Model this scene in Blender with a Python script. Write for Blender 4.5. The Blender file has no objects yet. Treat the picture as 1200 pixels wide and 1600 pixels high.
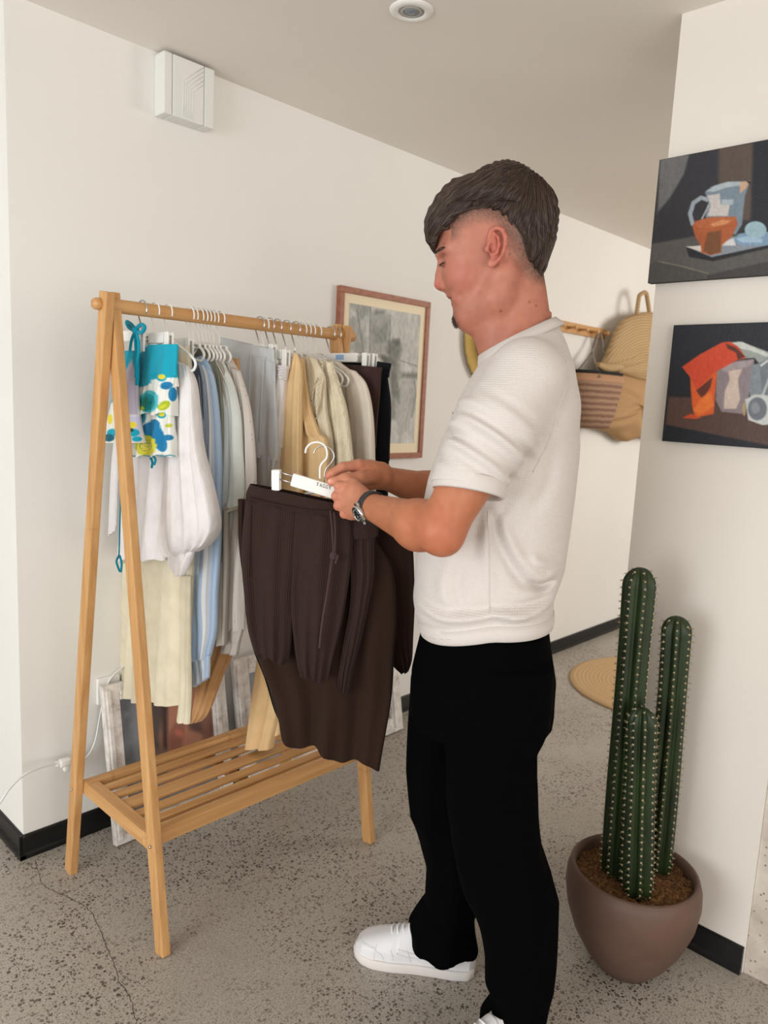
import bpy, bmesh, math, random
import numpy as np
from mathutils import Vector, Matrix
PI = math.pi
random.seed(7); rng = np.random.default_rng(7)
scn = bpy.context.scene
COL = scn.collection

# ------------------------------------------------------------------ camera
# world: X runs along the back wall, Y towards it, Z up; the camera stands at the origin
RC = np.array([[0.69426527, -0.71810956, 0.04810816],
               [0.07296635, 0.13672693, 0.98791784],
               [-0.71601093, -0.68236677, 0.14732259]])      # world -> camera
CAM = np.array([0, 0, 1.33]); FPX = 1180.0
cd = bpy.data.cameras.new('camera'); cam = bpy.data.objects.new('camera', cd); COL.objects.link(cam)
cd.sensor_fit = 'VERTICAL'; cd.sensor_height = 36; cd.lens = FPX / 1600 * 36
cam.matrix_world = Matrix.Translation(CAM.tolist()) @ Matrix(RC.T.tolist()).to_4x4()
cd.dof.use_dof = True; cd.dof.focus_distance = 1.6; cd.dof.aperture_fstop = 5.0
cd.clip_start = 0.05
scn.camera = cam

# ------------------------------------------------------------------ world and lights
w = bpy.data.worlds.new('world'); scn.world = w; w.use_nodes = True
wn = w.node_tree.nodes['Background']
wn.inputs[0].default_value = (1.0, 0.965, 0.935, 1); wn.inputs[1].default_value = 0.9

def area(name, loc, target, size, power, color, sy=None):
    ld = bpy.data.lights.new(name, 'AREA'); ld.energy = power; ld.color = color
    ld.size = size
    if sy: ld.shape = 'RECTANGLE'; ld.size_y = sy
    o = bpy.data.objects.new(name, ld); COL.objects.link(o); o.location = loc
    o.rotation_euler = (Vector(target) - Vector(loc)).to_track_quat('-Z', 'Y').to_euler()
    return o
area('window_light', (-2.4, 0.9, 1.15), (1.2, 1.3, 1.3), 1.8, 46, (0.92, 0.97, 1.0), 1.7)
area('shop_front_light', (-0.6, -2.6, 1.1), (1.3, 1.6, 1.5), 2.4, 30, (1.0, 0.97, 0.93), 1.6)
area('back_room_light', (4.6, -0.3, 1.9), (3.6, 2.0, 1.0), 1.2, 36, (1.0, 0.94, 0.87), 1.2)
scn.view_settings.view_transform = 'Standard'; scn.view_settings.look = 'None'
scn.view_settings.gamma = 1.0; scn.view_settings.use_curve_mapping = False
scn.view_settings.exposure = 0.40

# ------------------------------------------------------------------ measuring helpers
def ray(x, y): return RC.T @ np.array([x - 600, 800 - y, -FPX])
def on_x(x, y, X): d = ray(x, y); return CAM + d * X / d[0]
def on_y(x, y, Y): d = ray(x, y); return CAM + d * Y / d[1]
def on_z(x, y, z=0.0): d = ray(x, y); return CAM + d * (z - CAM[2]) / d[2]
def proj(P):
    c = (np.asarray(P, float) - CAM) @ RC.T
    return np.stack([600 + FPX * c[..., 0] / -c[..., 2], 800 - FPX * c[..., 1] / -c[..., 2]], -1)
# the man's own frame: f forward, l to his left, z up
PANG = math.atan2(.78, -.62)
PF = np.array([math.cos(PANG), math.sin(PANG), 0]); PL = np.array([-PF[1], PF[0], 0]); P0 = np.array([1.30, .86, 0])
def pl(x, y, l):
    d = ray(x, y); t = (l - (CAM - P0) @ PL) / (d @ PL); p = CAM + d * t
    return np.array([(p - P0) @ PF, l, p[2]])
def lw(f, l, z): return P0 + PF * f + PL * l + np.array([0, 0, z])

# ------------------------------------------------------------------ objects
def lin(c):
    c = np.asarray(c, float) / 255.0
    return np.where(c <= .04045, c / 12.92, ((c + .055) / 1.055) ** 2.4)
def tag(o, label=None, cat=None, group=None, kind=None):
    if label: o['label'] = label
    if cat: o['category'] = cat
    if group: o['group'] = group
    if kind: o['kind'] = kind
    return o
def thing(name, label, cat, loc=(0, 0, 0), rz=0, group=None):
    o = bpy.data.objects.new(name, None); COL.objects.link(o)
    o.location = loc; o.rotation_euler = (0, 0, rz); o.empty_display_size = .05
    return tag(o, label, cat, group)
bpy_inv = {}
def link(name, me, m, parent=None, smooth=True, world=True):
    """mesh given in world coordinates (or in the parent's when world=False)"""
    o = bpy.data.objects.new(name, me); COL.objects.link(o)
    if m is not None and not me.materials: me.materials.append(m)
    if smooth: me.shade_smooth()
    if parent is not None:
        o.parent = parent
        if world:
            mw = parent.matrix_basis.copy()
            q = parent.parent
            while q is not None: mw = q.matrix_basis @ mw; q = q.parent
            me.transform(mw.inverted())
    return o
def mesh_from(verts, faces):
    me = bpy.data.meshes.new('mesh'); me.from_pydata([tuple(map(float, v)) for v in verts], [], faces); me.update(); return me
def fast_mesh(V, Q):
    me = bpy.data.meshes.new('mesh'); V = np.asarray(V, np.float32); Q = np.asarray(Q, np.int32)
    me.vertices.add(len(V)); me.vertices.foreach_set('co', V.ravel())
    k = Q.shape[1]; me.loops.add(Q.size); me.loops.foreach_set('vertex_index', Q.ravel())
    me.polygons.add(len(Q)); me.polygons.foreach_set('loop_start', np.arange(0, Q.size, k, dtype=np.int32))
    me.polygons.foreach_set('loop_total', np.full(len(Q), k, np.int32))
    me.update(calc_edges=True); me.validate(); return me
def bm_mesh(bm):
    me = bpy.data.meshes.new('mesh'); bm.to_mesh(me); bm.free(); return me
def box_bm(bm, c, s, rot=None, bev=0.0):
    r = bmesh.ops.create_cube(bm, size=1.0); vs = r['verts']
    bmesh.ops.scale(bm, vec=s, verts=vs)
    if bev:
        es = list({e for v in vs for e in v.link_edges})
        rb = bmesh.ops.bevel(bm, geom=es, offset=bev, segments=2, affect='EDGES', profile=.6)
        vs = list({v for f in rb['faces'] for v in f.verts} | {v for v in vs if v.is_valid})
    M = Matrix.Translation(c) @ (rot.to_4x4() if rot is not None else Matrix.Identity(4))
    bmesh.ops.transform(bm, matrix=M, verts=vs)
def box(name, lo, hi, m, parent=None, bev=0.0, smooth=False):
    lo, hi = np.array(lo, float), np.array(hi, float)
    bm = bmesh.new(); box_bm(bm, tuple((lo + hi) / 2), tuple(hi - lo), bev=bev)
    return link(name, bm_mesh(bm), m, parent, smooth)
def beam(name, a, b, wy, wx, m, parent=None, up=(0, 1, 0), bev=.002):
    """bar from a to b; wy = width along 'up', wx = the other width"""
    a, b = Vector(a), Vector(b); d = (b - a); L = d.length; d.normalize(); u = Vector(up); u = (u - d * u.dot(d)).normalized(); s = d.cross(u)
    rot = Matrix((s, u, d)).transposed()
    bm = bmesh.new(); box_bm(bm, (a + b) / 2, (wx, wy, L), rot, bev)
    return link(name, bm_mesh(bm), m, parent, False)
def catmull(P, n):
    P = np.asarray(P, float); k = len(P)
    Q = np.vstack([2 * P[0] - P[1], P, 2 * P[-1] - P[-2]])
    t = np.linspace(0, k - 1 - 1e-9, n); i = t.astype(int); u = (t - i)[:, None]
    a, b, c, d = Q[i], Q[i + 1], Q[i + 2], Q[i + 3]
    return .5 * ((2 * b) + (-a + c) * u + (2 * a - 5 * b + 4 * c - d) * u ** 2 + (-a + 3 * b - 3 * c + d) * u ** 3)
def tube_mesh(paths, sides=8, closed=False):
    """paths: list of (points Nx3, radius or list)"""
    V, Fc = [], []
    for pts, rad in paths:
        pts = np.asarray(pts, float); n = len(pts); r = np.broadcast_to(np.asarray(rad, float), (n,))
        T = np.gradient(pts, axis=0); T /= np.linalg.norm(T, axis=1)[:, None] + 1e-12
        u = np.cross(T[0], [0, 0, 1.0]);
        if np.linalg.norm(u) < .1: u = np.cross(T[0], [0, 1.0, 0])
        u /= np.linalg.norm(u); base = len(V)
        for i in range(n):
            u = u - T[i] * (u @ T[i]); u /= np.linalg.norm(u) + 1e-12; v = np.cross(T[i], u)
            for j in range(sides):
                a = 2 * PI * j / sides; V.append(pts[i] + r[i] * (u * math.cos(a) + v * math.sin(a)))
        for i in range(n - 1):
            for j in range(sides):
                k = (j + 1) % sides
                Fc.append((base + i * sides + j, base + i * sides + k, base + (i + 1) * sides + k, base + (i + 1) * sides + j))
        if not closed:
            Fc.append(tuple(base + j for j in reversed(range(sides)))); Fc.append(tuple(base + (n - 1) * sides + j for j in range(sides)))
        else:
            for j in range(sides):
                k = (j + 1) % sides
                Fc.append((base + (n - 1) * sides + j, base + (n - 1) * sides + k, base + k, base + j))
    return mesh_from(V, Fc)
def tube(name, pts, rad, m, parent=None, sides=8, smooth_n=0, closed=False, world=True):
    if smooth_n: pts = catmull(pts, smooth_n)
    return link(name, tube_mesh([(pts, rad)], sides, closed), m, parent, True, world)
def lathe_mesh(prof, seg=48, c=(0, 0, 0), axis='Z', ripple=None):
    V, Fc = [], []
    for r, z in prof:
        for j in range(seg):
            a = 2 * PI * j / seg; rr = r * (1 + (ripple(a, z) if ripple else 0))
            p = (rr * math.cos(a), rr * math.sin(a), z)
            if axis == 'Y': p = (p[0], -p[2], p[1])
            if axis == 'X': p = (p[2], p[0], p[1])
            V.append((c[0] + p[0], c[1] + p[1], c[2] + p[2]))
    n = len(prof)
    for i in range(n - 1):
        for j in range(seg):
            k = (j + 1) % seg; Fc.append((i * seg + j, i * seg + k, (i + 1) * seg + k, (i + 1) * seg + j))
    if prof[0][0] > 1e-6: Fc.append(tuple(reversed(range(seg))))
    if prof[-1][0] > 1e-6: Fc.append(tuple(range((n - 1) * seg, n * seg)))
    me = mesh_from(V, Fc)
    bm = bmesh.new(); bm.from_mesh(me); bmesh.ops.remove_doubles(bm, verts=bm.verts, dist=1e-6); bmesh.ops.recalc_face_normals(bm, faces=bm.faces); bm.to_mesh(me); bm.free()
    return me

# ------------------------------------------------------------------ materials
def mat(name, col, rough=.6, metal=0.0, spec=.5, sheen=0.0, sss=0.0, coat=0.0):
    m = bpy.data.materials.new(name); m.use_nodes = True; b = m.node_tree.nodes['Principled BSDF']
    c = lin(col); b.inputs['Base Color'].default_value = (*c, 1)
    b.inputs['Roughness'].default_value = rough; b.inputs['Metallic'].default_value = metal
    b.inputs['Specular IOR Level'].default_value = spec
    if sheen: b.inputs['Sheen Weight'].default_value = sheen; b.inputs['Sheen Roughness'].default_value = .5
    if coat: b.inputs['Coat Weight'].default_value = coat
    if sss:
        b.inputs['Subsurface Weight'].default_value = sss; b.inputs['Subsurface Scale'].default_value = .012
        b.inputs['Subsurface Radius'].default_value = (1, .35, .2)
    return m
class N:
    def __init__(s, m): s.m = m; s.nt = m.node_tree; s.b = s.nt.nodes['Principled BSDF']
    def new(s, t, **k):
        n = s.nt.nodes.new(t)
        for a, v in k.items(): setattr(n, a, v)
        return n
    def lk(s, a, b): s.nt.links.new(a, b)
    def coord(s, kind='Object', scale=(1, 1, 1)):
        t = s.new('ShaderNodeTexCoord'); mp = s.new('ShaderNodeMapping'); mp.inputs['Scale'].default_value = scale
        s.lk(t.outputs[kind], mp.inputs['Vector']); return mp.outputs['Vector']
    def noise(s, vec, scale, detail=3, rough=.5, dist=0):
        n = s.new('ShaderNodeTexNoise'); n.inputs['Scale'].default_value = scale; n.inputs['Detail'].default_value = detail
        n.inputs['Roughness'].default_value = rough; n.inputs['Distortion'].default_value = dist
        s.lk(vec, n.inputs['Vector']); return n.outputs['Fac']
    def voro(s, vec, scale, feature='F1', out='Distance', rand=1.0):
        n = s.new('ShaderNodeTexVoronoi', feature=feature); n.inputs['Scale'].default_value = scale; n.inputs['Randomness'].default_value = rand
        s.lk(vec, n.inputs['Vector']); return n.outputs[out]
    def ramp(s, fac, stops, interp='LINEAR'):
        r = s.new('ShaderNodeValToRGB'); r.color_ramp.interpolation = interp; e = r.color_ramp.elements
        while len(e) < len(stops): e.new(.5)
        for i, (p, c) in enumerate(stops):
            e[i].position = p; e[i].color = (*lin(c), 1) if np.ndim(c) else (c, c, c, 1)
        s.lk(fac, r.inputs['Fac']); return r.outputs['Color']
    def mix(s, fac, a, b, blend='MIX'):
        n = s.new('ShaderNodeMix', data_type='RGBA', blend_type=blend)
        for inp, v in ((n.inputs[0], fac), (n.inputs[6], a), (n.inputs[7], b)):
            if hasattr(v, 'links'): s.lk(v, inp)
            elif np.ndim(v): inp.default_value = (*lin(v), 1)
            else: inp.default_value = v
        return n.outputs[2]
    def math(s, op, a, b=0.0, c=None):
        n = s.new('ShaderNodeMath', operation=op)
        for i, v in enumerate((a, b) if c is None else (a, b, c)):
            if hasattr(v, 'links'): s.lk(v, n.inputs[i])
            else: n.inputs[i].default_value = v
        return n.outputs[0]
    def color(s, c): s.lk(c, s.b.inputs['Base Color'])
    def rough(s, c): s.lk(c, s.b.inputs['Roughness'])
    def bump(s, h, strength=.3, dist=.002):
        n = s.new('ShaderNodeBump'); n.inputs['Strength'].default_value = strength; n.inputs['Distance'].default_value = dist
        s.lk(h, n.inputs['Height']); s.lk(n.outputs[0], s.b.inputs['Normal'])
def fabric(name, col, var=10, rough=.92, weave=900, wr=.25, wrinkle=.5, sheen=.15, trans=0):
    m = mat(name, col, rough, sheen=sheen, spec=.2); k = N(m); v = k.coord()
    c2 = np.clip(np.array(col) - var, 0, 255)
    n1 = k.noise(v, 22, 4); k.color(k.mix(k.ramp(n1, [(.35, 0.0), (.7, 1.0)]), col, c2))
    h = k.math('ADD', k.math('MULTIPLY', k.noise(k.coord(scale=(1, 1, .35)), 38, 3, .6), wrinkle * 3), k.math('MULTIPLY', k.noise(v, weave, 1), wr))
    k.bump(h, .5, .0035)
    return m
def knit_rib(name, col, freq=420, strength=.6, var=8):
    """ribs along the length of the garment (u of the cloth's own map, metres)"""
    m = mat(name, col, .95, sheen=.03, spec=.12); k = N(m); v = k.coord('UV')
    sx = k.new('ShaderNodeSeparateXYZ'); k.lk(v, sx.inputs[0])
    jit = k.math('MULTIPLY', k.noise(k.coord('UV', (6, 2, 1)), 3, 2), 9)
    rib = k.math('SINE', k.math('ADD', k.math('MULTIPLY', sx.outputs[0], freq), jit))
    c2 = np.clip(np.array(col) - var, 0, 255); c1 = np.clip(np.array(col) + var, 0, 255)
    k.color(k.mix(k.math('MULTIPLY_ADD', rib, .5, .5), c2, c1))
    k.bump(k.math('ADD', rib, k.math('MULTIPLY', k.noise(k.coord(), 30, 3), 3)), strength, .002)
    return m
def vcol_mat(name, rough=.8, sheen=0, bump=0, sss=0, spec=.4):
    m = mat(name, (200, 200, 200), rough, sheen=sheen, sss=sss, spec=spec); k = N(m)
    a = k.new('ShaderNodeAttribute'); a.attribute_name = 'Col'; k.color(a.outputs['Color'])
    if bump: k.bump(k.noise(k.coord(), bump, 3), .35, .002)
    return m
def set_cols(me, C):
    """C: per-vertex sRGB 0..255"""
    a = me.color_attributes.new('Col', 'FLOAT_COLOR', 'POINT')
    arr = np.ones((len(me.vertices), 4), np.float32); arr[:, :3] = lin(C); a.data.foreach_set('color', arr.ravel())
def bamboo(name, axis):
    m = mat(name, (200, 150, 92), .42, spec=.45); k = N(m)
    sc = [55, 55, 55]; sc[axis] = 2.2; v = k.coord(scale=tuple(sc))
    n = k.noise(v, 1.0, 4, .6); sc2 = [8, 8, 8]; sc2[axis] = 14
    base = k.ramp(n, [(.25, (184, 134, 82)), (.5, (202, 153, 98)), (.75, (216, 171, 116))])
    nod = k.ramp(k.noise(k.coord(scale=tuple([3 if i != axis else 26 for i in range(3)])), 1.0, 1), [(.72, 0.0), (.78, 1.0)])
    k.color(k.mix(k.math('MULTIPLY', nod, .35), base, (150, 98, 50))); k.bump(n, .12, .001)
    return m

M = {}
# painted plaster: faint blotches and roller texture
def plaster(name, col):
    m = mat(name, col, .72, spec=.3); k = N(m); v = k.coord()
    k.color(k.mix(k.ramp(k.noise(v, 1.6, 3), [(.3, 0.0), (.7, 1.0)]), col, np.array(col) - 5)); k.bump(k.noise(v, 160, 2), .06, .001); return m
M['wall'] = plaster('white_wall_paint', (235, 233, 228))
M['wallr'] = plaster('white_wall_paint_warm', (232, 226, 217))
M['ceil'] = plaster('ceiling_paint', (238, 232, 224))
M['white'] = mat('white_plastic', (238, 237, 233), .38)
M['black'] = mat('black_gloss_trim', (14, 14, 16), .28)
M['metal'] = mat('steel_wire', (205, 205, 205), .25, 1.0)
M['dark'] = mat('dark_rubber', (24, 24, 25), .6)
M['bx'], M['by'], M['bz'] = bamboo('bamboo_along_x', 0), bamboo('bamboo_along_y', 1), bamboo('bamboo_upright', 2)
# ground concrete with dark and pale aggregate
m = mat('polished_concrete', (160, 150, 138), .42, spec=.45); k = N(m); v = k.coord()
big = k.noise(v, 1.7, 5, .6); mid = k.noise(v, 9, 4, .6)
base = k.mix(k.ramp(big, [(.3, 0.0), (.7, 1.0)]), (184, 177, 166), (164, 156, 145))
base = k.mix(k.math('MULTIPLY', mid, .5), base, (192, 186, 176))
base = k.mix(k.ramp(k.noise(v, 240, 2), [(.45, 0.0), (.62, .45)]), base, (112, 103, 94))
def chips(scale, thr, dens, seedoff):
    mp = k.new('ShaderNodeMapping'); mp.inputs['Location'].default_value = (seedoff, seedoff * .7, 0); k.lk(v, mp.inputs['Vector'])
    wv = k.new('ShaderNodeMixRGB') if False else None
    nz = k.new('ShaderNodeTexNoise'); nz.inputs['Scale'].default_value = scale * 1.3; k.lk(mp.outputs[0], nz.inputs['Vector'])
    ad = k.new('ShaderNodeVectorMath', operation='MULTIPLY_ADD'); ad.inputs[1].default_value = (.9 / scale,) * 3
    k.lk(nz.outputs['Color'], ad.inputs[0]); k.lk(mp.outputs[0], ad.inputs[2])
    d = k.voro(ad.outputs[0], scale); c = k.voro(ad.outputs[0], scale, out='Color')
    s = k.new('ShaderNodeSeparateColor'); k.lk(c, s.inputs[0])
    size = k.math('MULTIPLY', s.outputs[0], thr); hit = k.math('LESS_THAN', d, size)
    sel = k.math('LESS_THAN', s.outputs[1], dens)
    return k.math('MULTIPLY', hit, sel), s.outputs[2]
patch = k.ramp(k.noise(v, 2.6, 4, .65), [(.36, .2), (.56, 1.0)])
h1, t1 = chips(108, .50, .74, 3.1); h2, t2 = chips(190, .48, .75, 8.3); h3, t3 = chips(120, .4, .16, 14.7); h4, t4 = chips(62, .34, .22, 21.0)
c = k.mix(k.math('MULTIPLY', h2, patch), base, (84, 76, 69))
c = k.mix(k.math('MULTIPLY', h1, patch), c, k.mix(t1, (58, 54, 51), (104, 90, 78)))
c = k.mix(k.math('MULTIPLY', h4, patch), c, k.mix(t4, (72, 68, 64), (122, 112, 100)))
c = k.mix(k.math('MULTIPLY', h3, .75), c, (190, 184, 174))
k.color(c); k.rough(k.ramp(big, [(.3, .34), (.7, .52)])); k.bump(k.noise(v, 60, 3), .05, .001)
M['floor'] = m
# raw concrete column
m = mat('raw_concrete', (196, 186, 174), .85); k = N(m); v = k.coord()
c = k.ramp(k.noise(v, 7, 6, .65), [(.3, (172, 158, 146)), (.5, (200, 190, 178)), (.7, (216, 207, 196))])
hole = k.math('LESS_THAN', k.voro(v, 60), .16); k.color(k.mix(hole, c, (140, 126, 116))); k.bump(k.noise(v, 30, 5), .5, .004)
M['rawc'] = m

# ------------------------------------------------------------------ the room
WY = 2.06; CH = 2.252; XR = 1.83
S = 'structure'
def struct(o): return tag(o, kind=S)
fl = struct(box('floor', (-4, -4, -.1), (8, 7, 0), M['floor']))
struct(box('ceiling', (-4, -4, CH), (8, 7, CH + .1), M['ceil']))
# the wall behind the rack ends in a free corner on the left; the space behind it is another room
struct(box('wall_back', (.753, WY, 0), (7, WY + 1.6, CH), M['wall']))
struct(box('wall_right', (XR, .472, 0), (XR + .5, .862, CH), M['wallr']))
struct(box('wall_column', (XR + .006, -2.2, 0), (XR + .49, .4715, CH), M['rawc']))
struct(box('wall_far', (6.9, -4, 0), (7.0, 2.1, CH), M['wall']))
struct(box('wall_far_left', (-4, 6.9, 0), (.9, 7.0, CH), M['wall']))
def skirting(name, a, b, nrm):
    """black skirting with a small protruding foot"""
    a, b, nrm = np.array(a, float), np.array(b, float), np.array(nrm, float)
    prof = [(0, 0), (.016, 0), (.016, .012), (.009, .016), (.008, .064), (.004, .068), (0, .068)]
    V = [(*(p[:2] + nrm * o), z) for p in (a, b) for o, z in prof]; n = len(prof)
    Fc = [(i, (i + 1) % n, n + (i + 1) % n, n + i) for i in range(n)] + [tuple(range(n)), tuple(reversed(range(n, 2 * n)))]
    me = mesh_from(V, Fc); bm = bmesh.new(); bm.from_mesh(me); bmesh.ops.recalc_face_normals(bm, faces=bm.faces); bm.to_mesh(me); bm.free()
    return struct(link(name, me, M['black'], None, False))
skirting('baseboard_back', (.738, WY), (6.9, WY), (0, -1))
skirting('baseboard_left', (.753, WY - .016), (.753, WY + 1.6), (-1, 0))
skirting('baseboard_right', (XR, .4745), (XR, .862), (-1, 0))
skirting('baseboard_right_end', (XR - .016, .862), (XR + .5, .862), (0, 1))
# hairline crack in the slab, a thin recessed-looking seam following the photograph's course
cr = [(55, 1345), (66, 1378), (84, 1392), (118, 1408), (142, 1425), (160, 1462), (176, 1500), (186, 1530), (203, 1560), (214, 1600), (230, 1650)]
cp = catmull(np.array([on_z(*p)[:2] for p in cr]), 90) + rng.normal(0, .0016, (90, 2))
V, Fc = [], []
for i, p in enumerate(cp):
    t = cp[min(i + 1, 89)] - cp[max(i - 1, 0)]; nn = np.array([-t[1], t[0]]) / (np.linalg.norm(t) + 1e-9); hw = .0006 + .0007 * rng.random()
    V += [(*(p - nn * hw), .0003), (*(p + nn * hw), .0003)]
    if i: Fc.append((2 * i - 2, 2 * i - 1, 2 * i + 1, 2 * i))
link('crack', mesh_from(V, Fc), mat('crack_dark', (78, 72, 66), .9), fl, False)

# ------------------------------------------------------------------ ceiling light and junction box
lp = on_z(643, 16, CH)
t = thing('ceiling_downlight', 'small round white recessed spotlight in the ceiling', 'ceiling light', tuple(lp))
c = tuple(lp)
link('trim_ring', lathe_mesh([(.029, .012), (.03, -.002), (.033, -.006), (.044, -.006), (.052, -.003), (.053, 0), (.053, .001), (.03, .012)], 48, c), M['white'], t)
link('lamp_cup', lathe_mesh([(.0295, -.001), (.024, .0), (.021, -.003), (.018, .008), (.0, .009)], 40, (c[0], c[1], c[2] - .003)), mat('cup_white', (205, 203, 198), .4), t)
link('lamp_lens', lathe_mesh([(.0, -.004), (.009, -.004), (.0135, -.002), (.014, .004), (0, .004)], 32, (c[0], c[1], c[2] - .003)), mat('lens_grey', (120, 128, 138), .12), t)

jb = thing('junction_box', 'white plastic junction box high on the wall under the ceiling', 'electrical box', (1.23, WY, 2.16))
M['box'] = mat('box_plastic', (226, 226, 222), .4)
x0, x1, z0, z1 = 1.150, 1.312, 2.083, 2.243
yb, yf = WY, WY - .052
def slabpart(name, xa, xb):
    bm = bmesh.new(); box_bm(bm, ((xa + xb) / 2, (yb + yf) / 2, (z0 + z1) / 2), (xb - xa, yb - yf, z1 - z0), bev=.0035); return link(name, bm_mesh(bm), M['box'], jb, False)
slabpart('side_cover', x0, x0 + .026); slabpart('centre_cover', x0 + .0275, x1 - .0345); slabpart('side_cover', x1 - .033, x1)
for i in range(5):      # embossed lines that run up the middle and fan out to the top right corner
    xx = x0 + .060 + i * .0075; zt = z1 - .058 + i * -.006
    pts = [(xx, yf, z0 + .006), (xx, yf, zt), (x1 - .038, yf, z1 - .006 - i * .0115)]
    link('embossed_line', tube_mesh([(np.array(pts), .0013)], 6), M['box'], jb)

# ------------------------------------------------------------------ painting tools: flat pictures are dense grids with colours
def inpoly(P, poly):
    poly = np.asarray(poly, float); x, y = P[:, 0], P[:, 1]; ins = np.zeros(len(P), bool); n = len(poly)
    for i in range(n):
        x1_, y1_ = poly[i]; x2_, y2_ = poly[(i + 1) % n]
        c = ((y1_ > y) != (y2_ > y)) & (x < (x2_ - x1_) * (y - y1_) / (y2_ - y1_ + 1e-12) + x1_); ins ^= c
    return ins
def polydist(P, poly):
    """signed distance, negative inside"""
    poly = np.asarray(poly, float); d = np.full(len(P), 1e9)
    for i in range(len(poly)):
        a, b = poly[i], poly[(i + 1) % len(poly)]; ab = b - a; t = np.clip(((P - a) @ ab) / (ab @ ab + 1e-12), 0, 1)
        d = np.minimum(d, np.linalg.norm(P - a - t[:, None] * ab, axis=1))
    return np.where(inpoly(P, poly), -d, d)
def vnoise(P, s, seed=0):
    r = np.random.default_rng(seed); G = r.random((64, 64)); q = np.asarray(P) / s; i = np.floor(q).astype(int); f = q - i; f = f * f * (3 - 2 * f)
    g = lambda a, b: G[(i[:, 0] + a) % 64, (i[:, 1] + b) % 64]
    return (g(0, 0) * (1 - f[:, 0]) + g(1, 0) * f[:, 0]) * (1 - f[:, 1]) + (g(0, 1) * (1 - f[:, 0]) + g(1, 1) * f[:, 0]) * f[:, 1]
def paint(C, P, poly, col, soft=1.0, alpha=1.0):
    d = polydist(P, poly); a = np.clip(.5 - d / (2 * soft), 0, 1)[:, None] * alpha
    C[:] = C * (1 - a) + np.asarray(col, float) * a
def ell(cx, cy, rx, ry, rot=0, n=28, a0=0, a1=2 * PI):
    t = np.linspace(a0, a1, n, endpoint=False); c, s = math.cos(rot), math.sin(rot)
    return np.stack([cx + rx * np.cos(t) * c - ry * np.sin(t) * s, cy + rx * np.cos(t) * s + ry * np.sin(t) * c], 1)
def line_poly(pts, wd):
    pts = np.asarray(pts, float); T = np.gradient(pts, axis=0); n = np.stack([-T[:, 1], T[:, 0]], 1); n /= np.linalg.norm(n, axis=1)[:, None] + 1e-9
    return np.vstack([pts + n * wd / 2, (pts - n * wd / 2)[::-1]])
def picture_grid(o, u, v, nu, nv):
    """grid from corner o spanned by vectors u (right) and v (down)"""
    o, u, v = map(lambda a: np.asarray(a, float), (o, u, v))
    s, t_ = np.meshgrid(np.linspace(0, 1, nu), np.linspace(0, 1, nv)); s, t_ = s.ravel(), t_.ravel()
    Vv = o + s[:, None] * u + t_[:, None] * v
    i, j = np.meshgrid(np.arange(nu - 1), np.arange(nv - 1)); a = (j * nu + i).ravel()
    return Vv, np.stack([a, a + nu, a + nu + 1, a + 1], 1)
M['paint'] = vcol_mat('oil_paint', .5, bump=260); M['print'] = vcol_mat('print', .85)

# two still lifes on the right wall (plane facing -X)
def canvas(name, label, ycorner, zt, wid, hei, fn, tilt=0.0):
    Xf = XR - .020
    t = thing(name, label, 'painting', (Xf, ycorner - wid / 2, zt - hei / 2))
    box('stretched_canvas', (Xf + .0006, ycorner - wid, zt - hei), (XR - .0005, ycorner, zt), mat('canvas_edge', (52, 48, 47), .9), t, bev=.002)
    V, Q = picture_grid((Xf - .0004, ycorner, zt), (0, -wid, 0), (0, 0, -hei), 170, 150)
    P = proj(V); C = np.zeros((len(V), 3)); fn(C, P)
    st = (vnoise(P, 2.2, 3) - .5)[:, None] * 10 + (vnoise(P * [1, .35], 3.5, 5) - .5)[:, None] * 8; C[:] = np.clip(C + st * (.4 + C.mean(1, keepdims=True) / 200), 0, 255)
    me = fast_mesh(V, Q); set_cols(me, C); link('painted_surface', me, M['paint'], t); return t
def Z8(pts): return [(1000 + a * 200 / 627, 210 + b * 510 / 1600) for a, b in pts]     # from my magnified crop to photograph pixels
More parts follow.
